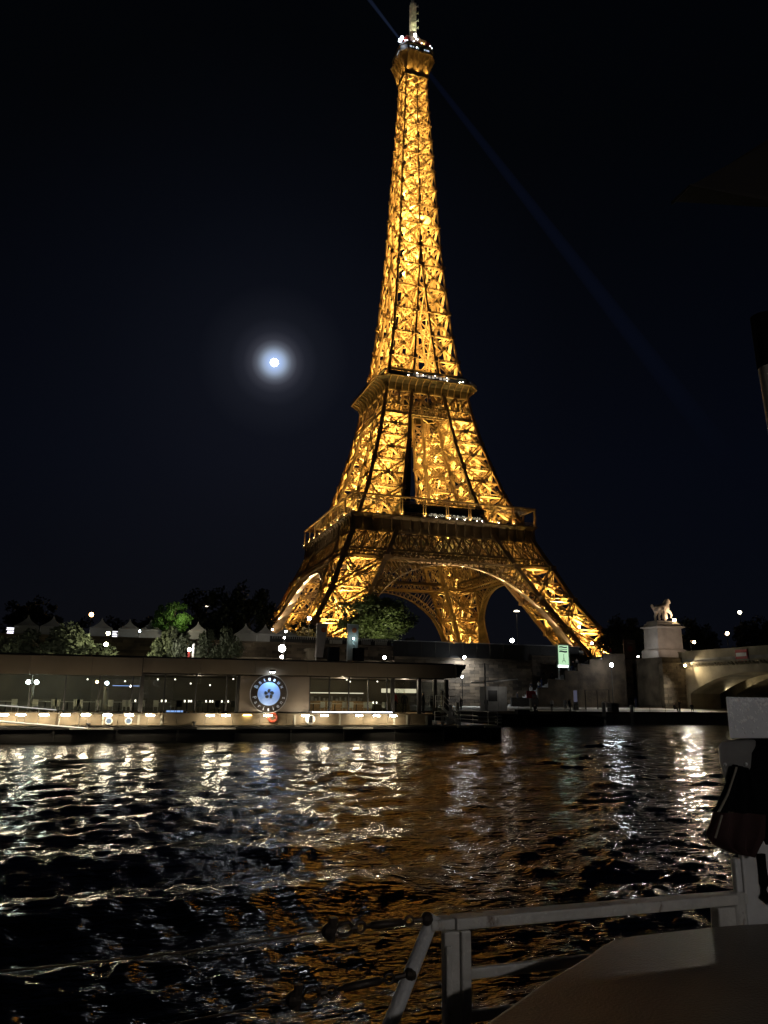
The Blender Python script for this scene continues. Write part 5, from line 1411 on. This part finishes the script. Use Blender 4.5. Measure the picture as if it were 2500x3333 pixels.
NT = [(-87.5, -112, 19.6, 8.5, 'tall dark tree mass left of the tower'), (-80.5, -114, 20.6, 8.0, 'tallest dark tree left of the tower'), (-96, -60, 19, 10, 'dark tree behind the slim street lamp'), (-106, -60, 17, 9, 'dark tree behind the pale green tree'),
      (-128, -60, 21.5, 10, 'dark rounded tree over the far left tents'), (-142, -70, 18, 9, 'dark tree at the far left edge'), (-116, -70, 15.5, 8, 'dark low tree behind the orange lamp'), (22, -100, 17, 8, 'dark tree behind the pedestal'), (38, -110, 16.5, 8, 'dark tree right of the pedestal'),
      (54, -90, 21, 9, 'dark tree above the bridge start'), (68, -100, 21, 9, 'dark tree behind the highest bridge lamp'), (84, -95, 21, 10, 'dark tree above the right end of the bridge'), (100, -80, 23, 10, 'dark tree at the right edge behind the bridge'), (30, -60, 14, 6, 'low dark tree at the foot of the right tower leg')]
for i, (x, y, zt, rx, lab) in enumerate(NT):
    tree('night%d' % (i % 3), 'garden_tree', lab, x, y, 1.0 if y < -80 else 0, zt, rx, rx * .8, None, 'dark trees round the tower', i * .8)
point((-107.0, -198.6, 1.6), 1500, (1.0, .98, .62), .2); point((-100.1, -199.2, 1.2), 240, (1.0, .95, .85), .2)
point((-112, -154, 7.5), 34, (.95, .95, 1.0), .3); point((-84, -155, 7.6), 55, (1.0, .95, .9), .3); point((-100, -155, 6.6), 22, (.95, .95, 1.0), .3)  # bare point lights added to brighten the tents
for x in (-115.0, -99.4):
    mb = MB(); mb.box(x - .15, -207.3, -.8, x + .15, -207.0, -.55); lmp = build('added_roof_lamp', mb, E_dim, rest)  # unseen lamp added on the roof to brighten the near trees
    spot((x, -206.6, -.55), (x + 1.5, -196, 2.0), 420, (1.0, .97, .85), 130, .7, .15)
point((-97.2, -154.2, 8.2), 420, (1.0, .95, .70), .3)     # point lights added here, without fittings, to brighten the lit trees
point((-73.4, -142.5, 9.9), 420, (1.0, .80, .42), .3)
point((-60.5, -146.0, 7.0), 2200, (1.0, .90, .60), .3)

# ------------------------------------------------------------------ right quay: kiosk, lit sign, stairs, barge, small furniture
t = thing('ticket_kiosk', 'grey ticket kiosk under a flat canopy at the end of the pontoon', 'kiosk', (-59, -186, QZ))
mb = MB(); mb.box(-60.45, -185.6, QZ, -57.5, -183.6, -2.0)
for x in (-60.47, -58.75, -57.6): mb.box(x, -185.66, QZ, x + .1, -185.58, -2.0)
build('cabin', mb, M_greyk, t)
mb = MB(); mb.box(-60.2, -185.64, -3.9, -58.9, -185.61, -2.5); build('window', mb, M_dark, t)
mb = MB(); mb.prism([(-61.6, -1.45), (-56.6, -.98), (-56.6, -1.1), (-61.6, -1.6)], 'y', -187.2, -183.2); build('canopy', mb, M_greyk, t)
mb = MB(); mb.tube([(-61.35, -187.1, QZ), (-61.33, -187.1, .9)], .12, 8); build('pole', mb, M_greyk, t)
point((-58.6, -187.6, -2.2), 26, (1, .95, .88), .2)
t = thing('landing_sign', 'tall green lit landing sign with tower symbol on two posts', 'sign', (-38.2, -168.5, QZ))
mb = MB(); mb.box(-39.35, -168.6, 1.45, -37.0, -168.3, 5.2); build('case', mb, mat('sign_frame', (.20, .24, .19), .5, 0, .05), t)
mb = MB(); mb.box(-39.1, -168.66, 1.95, -37.25, -168.62, 5.0); build('light_face', mb, emit('sign_face', (.60, .95, .58), .85), t)
mb = MB(); mb.box(-39.2, -168.68, 1.50, -37.4, -168.62, 1.85); build('light_tube', mb, emit('sign_tube', (.85, 1.0, .95), 5), t)
for zc, h in ((4.72, .20), (4.36, .10), (4.02, .26)):
    mb = MB()
    n = 10; up_ = []; lo_ = []
    for q in range(n + 1):
        x = -38.95 + 1.45 * q / n; wv = .05 * math.sin(q / n * 6.5); up_.append((x, zc + h / 2 + wv)); lo_.append((x, zc - h / 2 + wv))
    for q in range(n): mb.prism([lo_[q], lo_[q + 1], up_[q + 1], up_[q]], 'y', -168.70, -168.67)
    build('wave_mark', mb, M_signblue, t)
mb = MB(); cx = -38.15
def px(poly): mb.prism(poly, 'y', -168.70, -168.67)
px([(cx - .035, 3.0), (cx + .035, 3.0), (cx + .02, 3.55), (cx - .02, 3.55)]); px([(cx - .07, 3.5), (cx + .07, 3.5), (cx + .07, 3.56), (cx - .07, 3.56)])
for s_ in (-1, 1):
    px([(cx + s_ * .14, 2.72), (cx + s_ * .08, 2.72), (cx, 3.02), (cx + s_ * .035, 3.04)][::s_])
    px([(cx + s_ * .32, 2.28), (cx + s_ * .26, 2.28), (cx + s_ * .14, 2.54), (cx + s_ * .19, 2.62)][::s_])
px([(cx - .2, 2.56), (cx + .2, 2.56), (cx + .2, 2.63), (cx - .2, 2.63)]); px([(cx - .14, 2.76), (cx + .14, 2.76), (cx + .12, 2.81), (cx - .12, 2.81)])
build('tower_mark', mb, mat('mark_green', (.06, .14, .09), .5, 0, 0), t)
for x in (-39.0, -37.2):
    mb = MB(); mb.tube([(x, -168.4, QZ), (x, -168.4, 1.45)], .13, 10); build('post', mb, M_greyk, t)
# stairs up the wall with a solid parapet in steps
t = thing('quay_stairs', 'stone stairs climbing the embankment wall to the street, with stepped parapet', 'stairs', (-38, -166.5, QZ))
mb = MB(); n = 34
for q in range(n):
    x = -47.6 + q * .52; z = -4.95 + q * .255; mb.box(x, -168.2, QZ, x + .52, -165.1, z)
build('flight', mb, mat('step_stone', (.36, .35, .34), .8, 0, .15, 1.2), t)
mb = MB()
for x0, x1, z in ((-43.0, -41.0, -1.9), (-41.0, -38.0, -.6), (-38.0, -35.6, .8), (-35.6, -33.3, 1.9), (-33.3, -30.6, 2.7), (-30.6, -26.4, 3.75)): mb.box(x0 + .006, -168.6, QZ, x1 - .006, -168.22, z); mb.box(x0, -168.7, z, x1, -168.15, z + .18)
build('parapet', mb, mat('stair_stone', (.075, .056, .036), .9, 0, .6, .5, .6, 4), t)
mb = MB(); mb.box(-47.8, -168.6, QZ, -43.05, -168.22, -3.35); build('low_wall', mb, M_hull, t)
# moored dark barge
t = thing('moored_barge', 'low black barge moored along the quay right of the pontoon', 'barge', (-60, -188.2, -7.4))
mb = MB(); rings = []
for x, hw, zt in ((-78, 1.6, -5.55), (-50, 1.6, -5.55), (-47, 1.35, -5.65), (-45, .8, -5.95), (-44.2, .15, -6.2)):
    rings.append([(x, -188.3 - hw, zt), (x, -188.3 - hw * .9, -7.4), (x, -188.3 + hw * .9, -7.4), (x, -188.3 + hw, zt)])
mb.loft(rings); build('hull', mb, M_hull, t)
mb = MB(); mb.tube([(-78, -189.9, -5.52), (-50, -189.9, -5.52), (-47, -189.65, -5.62), (-45, -189.1, -5.92), (-44.2, -188.45, -6.17)], .07, 6); build('rubbing_strake', mb, M_steel, t)
mb = MB(); mb.box(-57.6, -188.8, -5.55, -55.9, -187.9, -4.9); build('hatch', mb, M_dark, t)
for x, z0, z1, lab in ((-43.5, -7.2, -3.85, 'left grey mooring pile standing in the water at the quay'), (-39.0, -7.2, -4.2, 'right grey mooring pile standing in the water at the quay')):
    mb = MB(); mb.lathe([(.26, z0), (.26, z1 - .1), (.05, z1)], (x, -187.0, 0), 10); tag(build('mooring_pile', mb, M_greyk), lab, 'pile')
mb = MB(); mb.box(-40.6, -184.6, QZ, -39.4, -183.6, -4.05); mb.box(-40.7, -184.7, -4.04, -39.3, -183.5, -3.95); tag(build('waste_bin', mb, M_dark), 'dark square bin between the two mooring piles', 'bin')
t = thing('red_notice', 'dark red notice board on a short post before the stairs', 'notice board', (-50.7, -180, QZ))
mb = MB(); mb.box(-51.45, -180.06, -3.42, -49.95, -180, -2.45); build('board', mb, M_boardred, t)
mb = MB(); mb.box(-50.6, -180.1, -3.35, -50.0, -180.07, -2.9); build('notice_sheet', mb, M_greyk, t)
mb = MB(); mb.box(-50.9, -180.04, QZ, -50.7, -179.9, -3.4); build('post', mb, M_offw, t)
t = thing('info_totem', 'narrow bluish glowing totem before the brown wall', 'totem', (-42.1, -178, QZ))
mb = MB(); mb.box(-42.5, -178.1, QZ, -41.8, -177.9, -3.9); build('base', mb, M_greyk, t)
mb = MB(); mb.box(-42.45, -178.1, -3.89, -41.95, -177.92, -2.25); build('face', mb, emit('totem_face', (.42, .42, .62), .14), t)
mb = MB()
for x in (-39.2, -37.1, -35.0): mb.bar((x, -176, QZ), (x, -176, -2.1), .1, .1)
mb.bar((-39.2, -176, -2.15), (-35.0, -176, -2.05), .1, .1); tag(build('gate_frame', mb, M_steel), 'rusty open steel frame standing before the brown wall', 'frame')
t = thing('quay_railing', 'dark low railing along the quay edge right of the barge', 'railing', (-42, -185.9, QZ))
for z in (-4.25, -4.6, -4.95):
    mb = MB(); mb.tube([(-56, -185.9, z), (-30, -185.9, z)], .025, 6); build('rail', mb, M_steel, t)
for x in np.arange(-56, -29.9, 2.6):
    mb = MB(); mb.tube([(x, -185.9, QZ), (x, -185.9, -4.22)], .03, 6); build('post', mb, M_steel, t)

# ------------------------------------------------------------------ people, far off on quay, stairs and pontoon
PM = {}
def person(pose, top, legs, loc, rz, lab, group=None):
    key = (pose, top.name, legs.name)
    if key not in PM:
        V, F = PMESH[pose]
        Va = np.array(V); me = bpy.data.meshes.new('person'); me.from_pydata(V, [], F)
        for q in (legs, top, M_skin, M_hair): me.materials.append(q)
        for p_ in me.polygons:
            c = Va[list(p_.vertices)].mean(0); i = 0
            if c[2] > 1.50 or (abs(c[0]) < .3 and c[1] < -.3 and c[2] > .99 and pose in ('phone',)): i = 2
            elif c[2] > .98 or (abs(c[0]) > .19 and c[2] > .86): i = 1
            if c[2] > 1.665 or (c[2] > 1.55 and c[1] > .045): i = 3
            p_.material_index = i; p_.use_smooth = True
        PM[key] = me
    o = bpy.data.objects.new('person', PM[key]); COL.objects.link(o); o.location = loc; o.rotation_euler = (0, 0, rz)
    if pose == 'sit': o.location.z -= .0
    return tag(o, lab, 'person', group)
D, W_, B_, RD, YL = M_c_dark, M_c_white, M_c_blue, M_c_red, M_c_yel
def sz(x): return -4.95 + int((x + 47.6) / .52) * .255
person('walk', D, D, (-45.9, -167.0, sz(-45.9)), 1.4, 'person in black walking up the pale lower steps')
person('stand', W_, W_, (-43.6, -167.2, sz(-43.6)), .3, 'person in white standing at the head of the group on the stairs')
person('stand', D, W_, (-42.9, -166.2, sz(-42.9)), -.6, 'person with pale trousers in the group on the stairs')
person('phone', W_, B_, (-41.9, -166.9, sz(-41.9)), 0, 'person in white holding up a phone on the stairs')
person('stand', B_, B_, (-41.0, -166.2, sz(-41.0)), .4, 'person in blue on the stairs beside the phone holder')
person('stand', D, D, (-39.2, -166.6, sz(-39.2)), .4, 'dark figure on the stairs just below the lit sign')
person('walk', D, B_, (-35.4, -166.8, sz(-35.4)), -1.5, 'dark figure coming down the upper stairs')
person('stand', W_, D, (-34.3, -166.4, sz(-34.3)), -1.0, 'person in a white top high on the stairs')
person('stand', D, D, (-31.6, -163.2, 3.62), 0, 'dark figure at the head of the stairs by the cream hood')
person('phone', D, D, (-29.4, -163.0, 3.62), .2, 'dark figure with raised phone behind the parapet', )
person('stand', RD, B_, (-25.4, -163.2, 3.62), .3, 'person in a red jacket behind the parapet near the poster panel')
person('stand', D, W_, (-27.2, -163.0, 3.62), -.4, 'person in dark top and white trousers behind the parapet')
person('stand', D, D, (-60.6, -187.9, QZ + .02) if False else (-60.7, -185.95, QZ), .1, 'dark man standing against the grey kiosk')
person('phone', D, D, (-63.0, -183.0, QZ), .5, 'tall dark figure taking a picture before the lit wall')
person('stand', YL, D, (-66.0, -184.0, QZ), -.3, 'person in yellow beside the pontoon end')
person('stand', D, D, (-67.4, -183.6, QZ), .2, 'dark figure left of the person in yellow')
person('sit', D, D, (-54.6, -187.9, -5.55 - .42 + .0), 0, 'dark figure sitting on the barge')
person('stand', W_, D, (-50.0, -184.4, QZ), .2, 'person in white below the left post of the lit sign')
person('stand', W_, W_, (-47.9, -184.4, QZ), -.2, 'person all in white below the right post of the lit sign')
person('stand', D, D, (-47.1, -184.2, QZ), .1, 'dark figure next to the person all in white')
person('phone', D, D, (-27.8, -183.0, QZ), .7, 'lone dark figure with raised arm on the lit quay before the bridge')
person('sit', D, D, (-29.8, -184.4, QZ - .42), .4, 'dark figure sitting on the quay left of the lone man')
person('sit', D, D, (-26.9, -184.6, QZ - .42), -.6, 'dark figure sitting on the quay right of the lone man')
person('stand', RD, D, (-85.0, -218.2, -4.88), .2, 'waiter in a red jacket inside the glass entrance')
person('stand', D, D, (-83.9, -217.6, -4.88), -.5, 'dark figure inside the glass entrance')
person('stand', D, D, (-82.5, -218.4, -4.88), .8, 'dark figure by the right entrance door')

# ------------------------------------------------------------------ the boat in the foreground
deck = thing('boat_deck', 'grey foredeck of the boat the picture is taken from', 'boat', (-104, -279.6, -6.3))
mb = MB(); mb.prism([(-105.9, -276.5), (-101.2, -276.5), (-98, -279), (-98, -286), (-110, -286), (-110, -280)], 'z', -6.6, -6.3); build('deck_plate', mb, M_locker, deck)
mb = MB(); mb.prism([(-106.0, -276.4), (-101.2, -276.4), (-97.8, -279), (-97.8, -286), (-110.2, -286), (-110.2, -280)], 'z', -7.6, -6.62); build('hull', mb, M_hull, deck)
RY = -276.8
rl = thing('boat_railing', 'greyish white painted railing of flat bars at the front of the boat', 'railing', (-104.6, RY, -6.3))
def bev(o, w=.012):
    m_ = o.modifiers.new('bevel', 'BEVEL'); m_.width = w; m_.segments = 2; m_.limit_method = 'ANGLE'; return o
mb = MB(); mb.box(-105.56, RY - .04, -5.215, -103.1, RY + .10, -5.14); bev(build('top_rail', mb, M_rail, rl))
mb = MB(); mb.box(-105.74, RY - .035, -5.21, -105.565, RY + .10, -5.142); bev(build('top_rail', mb, M_rail, rl))
mb = MB(); mb.box(-105.525, RY - .045, -6.3, -105.455, RY + .05, -5.22); bev(build('post', mb, M_rail, rl))
mb = MB(); mb.box(-105.645, RY - .03, -6.3, -105.533, RY + .04, -5.22); mb.box(-105.645, RY - .06, -6.3, -105.60, RY - .03, -5.30); bev(build('gate_post', mb, M_rail, rl))
mb = MB(); mb.box(-105.45, RY - .02, -5.53, -103.42, RY + .03, -5.46); bev(build('middle_rail', mb, M_rail, rl))
mb = MB(); mb.box(-105.45, RY - .02, -5.79, -103.42, RY + .03, -5.72); bev(build('lower_rail', mb, M_rail, rl))
mb = MB(); mb.box(-103.40, RY - .05, -6.3, -103.24, RY + .05, -5.22); bev(build('post', mb, M_rail, rl))
mb = MB(); mb.tube([(-103.17, RY, -6.3), (-103.17, RY, -5.13)], .055, 12); build('hinge_post', mb, M_rail, rl, smooth=True)
mb = MB(); mb.tube([(-105.70, RY + .02, -5.12), (-106.2, RY + .02, -6.13), (-106.35, RY + .02, -6.45)], [.045, .055, .06], 14); build('stay', mb, M_post, rl, smooth=True)
# rigging: two tensioned wires with turnbuckles, rings and clamps
def rigging(z0, pts, lab):
    t = thing('rigging_wire', lab, 'wire', pts[0])
    a, b, c = pts  # rail end, clamp end, far end
    def L(f): return Vector(a).lerp(Vector(b), f)
    mb = MB(); mb.tube([L(0), L(.14)], .018, 8); mb.ball(L(0.0), .045, 8, 6); build('eye_bolt', mb, M_steel, t)
    mb = MB(); ring(mb, L(.19), .03, .010); build('ring', mb, M_steel, t)
    mb = MB(); mb.tube([L(.22), L(.26), L(.27), L(.58), L(.59), L(.64)], [.012, .012, .025, .025, .013, .013], 10); build('turnbuckle', mb, M_steel, t, smooth=True)
    mb = MB(); ring(mb, L(.69), .032, .011); build('ring', mb, M_steel, t)
    mb = MB(); mb.tube([L(.72), L(.78)], .018, 8); build('link', mb, M_steel, t)
    mb = MB(); p = L(.85); mb.tube([p + Vector((.055, 0, .01)), p + Vector((.025, 0, .04)), p + Vector((-.035, 0, .035)), p + Vector((-.06, 0, 0)), p + Vector((-.035, 0, -.035)), p + Vector((.025, 0, -.035)), p + Vector((.055, 0, -.01))], .013, 8); build('shackle', mb, M_steel, t, smooth=True)
    mb = MB(); mb.tube([L(.96) + Vector((0, 0, .08)), L(.97), L(.985) - Vector((0, 0, .06))], .03, 8); mb.ball(L(1.0), .05, 8, 6); build('clamp', mb, M_steel, t)
    mb = MB(); d_ = Vector(c) - Vector(b); mb.tube([Vector(b) + d_ * f - Vector((0, 0, .05 * math.sin(PI * f))) for f in np.linspace(0, 1, 8)], .006, 6); build('wire', mb, M_steel, t)
rigging(0, ((-105.76, RY, -5.135), (-106.44, RY, -5.16), (-109.6, RY + .6, -5.35)), 'upper rusty wire with turnbuckle running left from the railing')
rigging(0, ((-105.88, RY, -5.46), (-106.66, RY, -5.53), (-109.6, RY + .6, -5.85)), 'lower rusty wire with turnbuckle and shackle running left from the railing')
# brown locker with rounded corner in front of the railing
OUT = [(-106.35, -278.55), (-106.0, -278.117), (-105.37, -277.653), (-104.921, -277.357), (-104.66, -277.16), (-104.514, -277.075), (-104.345, -277.038), (-104.102, -277.03), (-103.583, -277.013), (-103.336, -277.03), (-103.15, -277.06), (-102.0, -277.25), (-101.2, -277.4), (-101.2, -279.2), (-105.8, -279.2)]
lk = thing('deck_locker', 'large smooth brown deck locker with a rounded front edge', 'locker', (-103.8, -278, -6.3))
mb = MB()
def off(o_, k): 
    c = Vector((-103.6, -278.3)); return [((c + (Vector(p) - c) * k).x, (c + (Vector(p) - c) * k).y) for p in o_]
def rg3(o_, z): return [(x, y, z) for x, y in o_]
mb.loft([rg3(off(OUT, .985), -5.39), rg3(OUT, -5.36), rg3(OUT, -5.325), rg3(off(OUT, .992), -5.297), rg3(off(OUT, .975), -5.285)]); build('lid', mb, M_locker, lk, smooth=False)
mb = MB(); mb.loft([rg3(off(OUT, .95), -6.3), rg3(off(OUT, .96), -5.40)]); build('body', mb, M_locker, lk)
# the post group at the right edge
wp = thing('winch_post', 'white painted winch post with a vertical slot at the right edge', 'post', (-102.8, RY, -6.3))
mb = MB(); mb.box(-103.10, RY - .01, -6.3, -102.5, RY + .04, -4.76); mb.box(-103.165, RY, -6.3, -103.105, RY + .05, -4.89); bev(build('column', mb, M_post, wp))
mb = MB(); mb.tube([(-102.935, RY - .03, -4.86), (-102.935, RY - .04, -5.08), (-102.955, RY - .05, -5.16), (-102.89, RY - .05, -5.2)], .035, 8); build('handle', mb, M_tarp, wp)
cb = thing('white_box', 'pale grey box wet with raindrops at the right edge', 'box', (-102.8, RY, -3.98))
mb = MB(); mb.loft([[(-103.11, RY, -3.985), (-102.2, RY, -3.985), (-101.9, RY + .3, -3.985), (-102.80, RY + .3, -3.985)], [(-103.115, RY, -3.655), (-102.2, RY, -3.66), (-101.9, RY + .3, -3.66), (-102.805, RY + .3, -3.655)]]); bev(build('casing', mb, mat('box_paint', (.62, .62, .65), .35, 0, .06, 6, .12, 60), cb), .008)
mb = MB()
for q in range(150):
    u = random.random() ** 1.2; v_ = random.random() ** 2.4
    x = -103.09 + .42 * u; z = -3.67 - .27 * v_; r = random.uniform(.0035, .0105)
    mb.ball((x, RY - .001, z), r * 1.15, 6, 4, 1.25)
build('raindrops', mb, mat('raindrop', (.95, .95, .96), .25, 0, 0, spec=1.0), cb, kind='stuff')  # the drops' glint is put into their white colour
bb = thing('davit_head', 'dark grey rounded davit head with two bolts under the white box', 'bracket', (-103.05, RY, -4.2))
mb = MB(); mb.loft([[(x + (y - RY), y, z) for x, z in ((-103.235, -4.05), (-103.20, -4.005), (-102.85, -3.995), (-102.85, -4.22), (-102.98, -4.24), (-103.1, -4.42), (-103.2, -4.30), (-103.235, -4.16))] for y in (RY, RY + .15)]); bev(build('head', mb, mat('davit_grey', (.14, .135, .13), .5, 0, .15, 6), bb), .02)
mb = MB()
for x in (-103.19, -102.98): mb.ball((x, RY - .01, -4.185), .014, 8, 6)
build('bolt', mb, M_post, bb)
# drooping flag hung from the davit, dark above and red below
fl = thing('drooping_flag', 'drooping dark flag with red lower part hanging by the winch post', 'flag', (-103.15, RY, -4.8))
def cloth(rows, m, nm, lab=None):
    mb = MB(); V = []; n = 14
    for x0, x1, z in rows:
        for q in range(n): f = q / (n - 1); V.append((x0 + (x1 - x0) * f, RY - .06 - .035 * math.sin(f * 17 + z * 3) * (1 + (-z - 4.1)), z - .03 * f))
    k = len(rows); F = [(i * n + j, i * n + j + 1, (i + 1) * n + j + 1, (i + 1) * n + j) for i in range(k - 1) for j in range(n - 1)]
    Vb = [(x, y + .012, z) for x, y, z in V]; m0 = len(V)
    mb.add(V + Vb, F + [tuple(i + m0 for i in reversed(q)) for q in F]); o = build(nm, mb, m, fl, smooth=True); return o
cloth([(-103.15, -103.02, -4.18), (-103.19, -102.95, -4.28), (-103.26, -102.92, -4.40), (-103.32, -102.9, -4.50), (-103.37, -102.88, -4.53)], M_tarp, 'dark_cloth')
cloth([(-103.34, -102.88, -4.535), (-103.37, -102.9, -4.62), (-103.42, -102.92, -4.70), (-103.36, -103.0, -4.78), (-103.22, -103.06, -4.84)], M_flagred, 'red_cloth')
mb = MB(); mb.tube([(-103.15, RY - .09, -4.20), (-103.27, RY - .10, -4.40), (-103.375, RY - .11, -4.52)], .009, 6); mb.tube([(-103.34, RY - .10, -4.55), (-103.43, RY - .11, -4.71)], .008, 6); build('hem_cord', mb, mat('hem_beige', (.22, .19, .15), .8), fl)
tb = thing('tarpaulin_cover', 'black tarpaulin bundled over the winch at the right edge', 'cover', (-102.6, RY, -4.8))
mb = MB(); rings = []
for z, x0, y0 in ((-4.80, -102.92, RY - .08), (-4.6, -102.96, RY - .12), (-4.3, -102.95, RY - .11), (-4.1, -102.93, RY - .10), (-4.02, -102.87, RY - .08), (-3.985, -102.85, RY - .05)):
    rings.append([(x0 + .05 * math.sin(q * 2.4 + z * 9) * (q < 8) + (0 if q < 8 else 0), 0, 0) for q in range(1)] and [(x0 + .32 - .32 * math.cos(a) + .012 * math.sin(a * 9 + z * 20), RY + .05 + (RY - y0 + .0) * -1.3 * math.sin(a), z) for a in np.linspace(-PI, PI, 25)[:-1]])
mb.loft(rings); build('cloth', mb, M_tarp, tb, smooth=True)
# mast and awning above
ms = thing('signal_mast', 'slanting white mast with black rope binding at the right edge', 'mast', (-102.2, RY, -3.0))
mb = MB(); mb.tube([(-102.06, RY, -3.6), (-102.25, RY, -.62)], .115, 14); build('pole', mb, mat('mast_paint', (.62, .55, .45), .4, 0, .05), ms, smooth=True)
mb = MB(); mb.tube([(-102.25, RY, -.61), (-102.27, RY, -.1)], .125, 12); mb.tube([(-102.39, RY - .12, -.62), (-102.40, RY - .12, -.34)], .012, 6); build('rope_binding', mb, M_tarp, ms)
aw = thing('awning', 'dark canvas awning corner at the upper right edge', 'awning', (-102, -276.6, 1.2))
mb = MB(); mb.loft([[(-103.0, RY, 1.15), (-101.0, RY - .2, 1.10), (-101.0, RY - .2, 1.18), (-103.0, RY, 1.17)], [(-102.9, RY + .4, 1.22), (-101.0, RY + .4, 2.7), (-101.0, RY + .4, 2.78), (-102.9, RY + .4, 1.26)]]); build('canvas', mb, mat('awning_brown', (.012, .008, .006), .9, 0, .2), aw)
# deck lamp on the cabin front behind the camera
dl = thing('deck_lamp', 'bulkhead lamp on the boat cabin behind the camera', 'lamp', (-104.4, -287.2, -2.2))
mb = MB(); mb.box(-104.6, -287.4, -2.5, -104.2, -287.2, -2.0); build('housing', mb, M_dark, dl)
mb = MB(); mb.ball((-104.4, -287.15, -2.25), .12, 10, 8); build('lens', mb, emit('deck_lamp_lens', (1.0, .87, .72), 430), dl)
dl = thing('cabin_lamp', 'added small cool lamp on the boat cabin behind the camera', 'lamp', (-102.6, -287.3, -1.9))  # unseen lamp, added to brighten the pale box
mb = MB(); mb.box(-102.75, -287.4, -2.05, -102.45, -287.2, -1.75); build('housing', mb, M_dark, dl)
mb = MB(); mb.ball((-102.6, -287.15, -1.9), .08, 10, 8); build('lens', mb, emit('added_lamp_lens', (.82, .90, 1.0), 620), dl)
cabin = thing('boat_cabin', 'white cabin front of the boat behind the camera', 'boat', (-105, -288, -6.3))
mb = MB(); mb.box(-110, -288.4, -6.29, -98, -287.42, -1.2); build('bulkhead', mb, M_white, cabin)

# ------------------------------------------------------------------ searchlight beams in the night air
def beam(a, b, r0, r1, col, dens, lab, fall=0.3):
    a, b = Vector(a), Vector(b); mb = MB(); n = 8
    mb.tube([a.lerp(b, f) for f in np.linspace(0, 1, n)], [r0 + (r1 - r0) * f for f in np.linspace(0, 1, n)], 14)
    m = bpy.data.materials.new('beam_air'); m.use_nodes = True; nn, ll = m.node_tree.nodes, m.node_tree.links; nn.clear()
    o = nn.new('ShaderNodeOutputMaterial'); e = nn.new('ShaderNodeEmission'); e.inputs['Color'].default_value = (*col, 1)
    # the beam spreads, so its air glows less and less along its length
    g = nn.new('ShaderNodeNewGeometry'); dst = nn.new('ShaderNodeVectorMath'); dst.operation = 'DISTANCE'; dst.inputs[1].default_value = a
    mr = nn.new('ShaderNodeMapRange'); mr.inputs['From Min'].default_value = 0; mr.inputs['From Max'].default_value = (b - a).length; mr.inputs['To Min'].default_value = 1; mr.inputs['To Max'].default_value = 0
    pw = nn.new('ShaderNodeMath'); pw.operation = 'POWER'; pw.inputs[1].default_value = fall; ml = nn.new('ShaderNodeMath'); ml.operation = 'MULTIPLY'; ml.inputs[1].default_value = dens
    ll.new(g.outputs['Position'], dst.inputs[0]); ll.new(dst.outputs['Value'], mr.inputs['Value']); ll.new(mr.outputs[0], pw.inputs[0]); sp = nn.new('ShaderNodeMapRange'); sp.inputs['From Min'].default_value = 0; sp.inputs['From Max'].default_value = (b - a).length; sp.inputs['To Min'].default_value = 1; sp.inputs['To Max'].default_value = r1 / r0
    dv = nn.new('ShaderNodeMath'); dv.operation = 'DIVIDE'; ll.new(dst.outputs['Value'], sp.inputs['Value']); ll.new(pw.outputs[0], dv.inputs[0]); ll.new(sp.outputs[0], dv.inputs[1]); ll.new(dv.outputs[0], ml.inputs[0]); ll.new(ml.outputs[0], e.inputs['Strength'])
    ll.new(e.outputs[0], o.inputs['Volume'])
    ob = build('light_beam', mb, m, smooth=True); tag(ob, lab, 'light beam', kind='thing')
    return ob
beam((-9.9, -8.4, 280.0), (-34, -24.5, 284), .5, 1.0, (.30, .45, 1.0), .022, 'short bright blue searchlight beam pointing up left from the tower top')
beam((1, .2, 282), (640, 495, 284), .9, 15.0, (.16, .30, 1.0), .0021, 'long faint blue searchlight beam slanting down right behind the tower', 1.9)
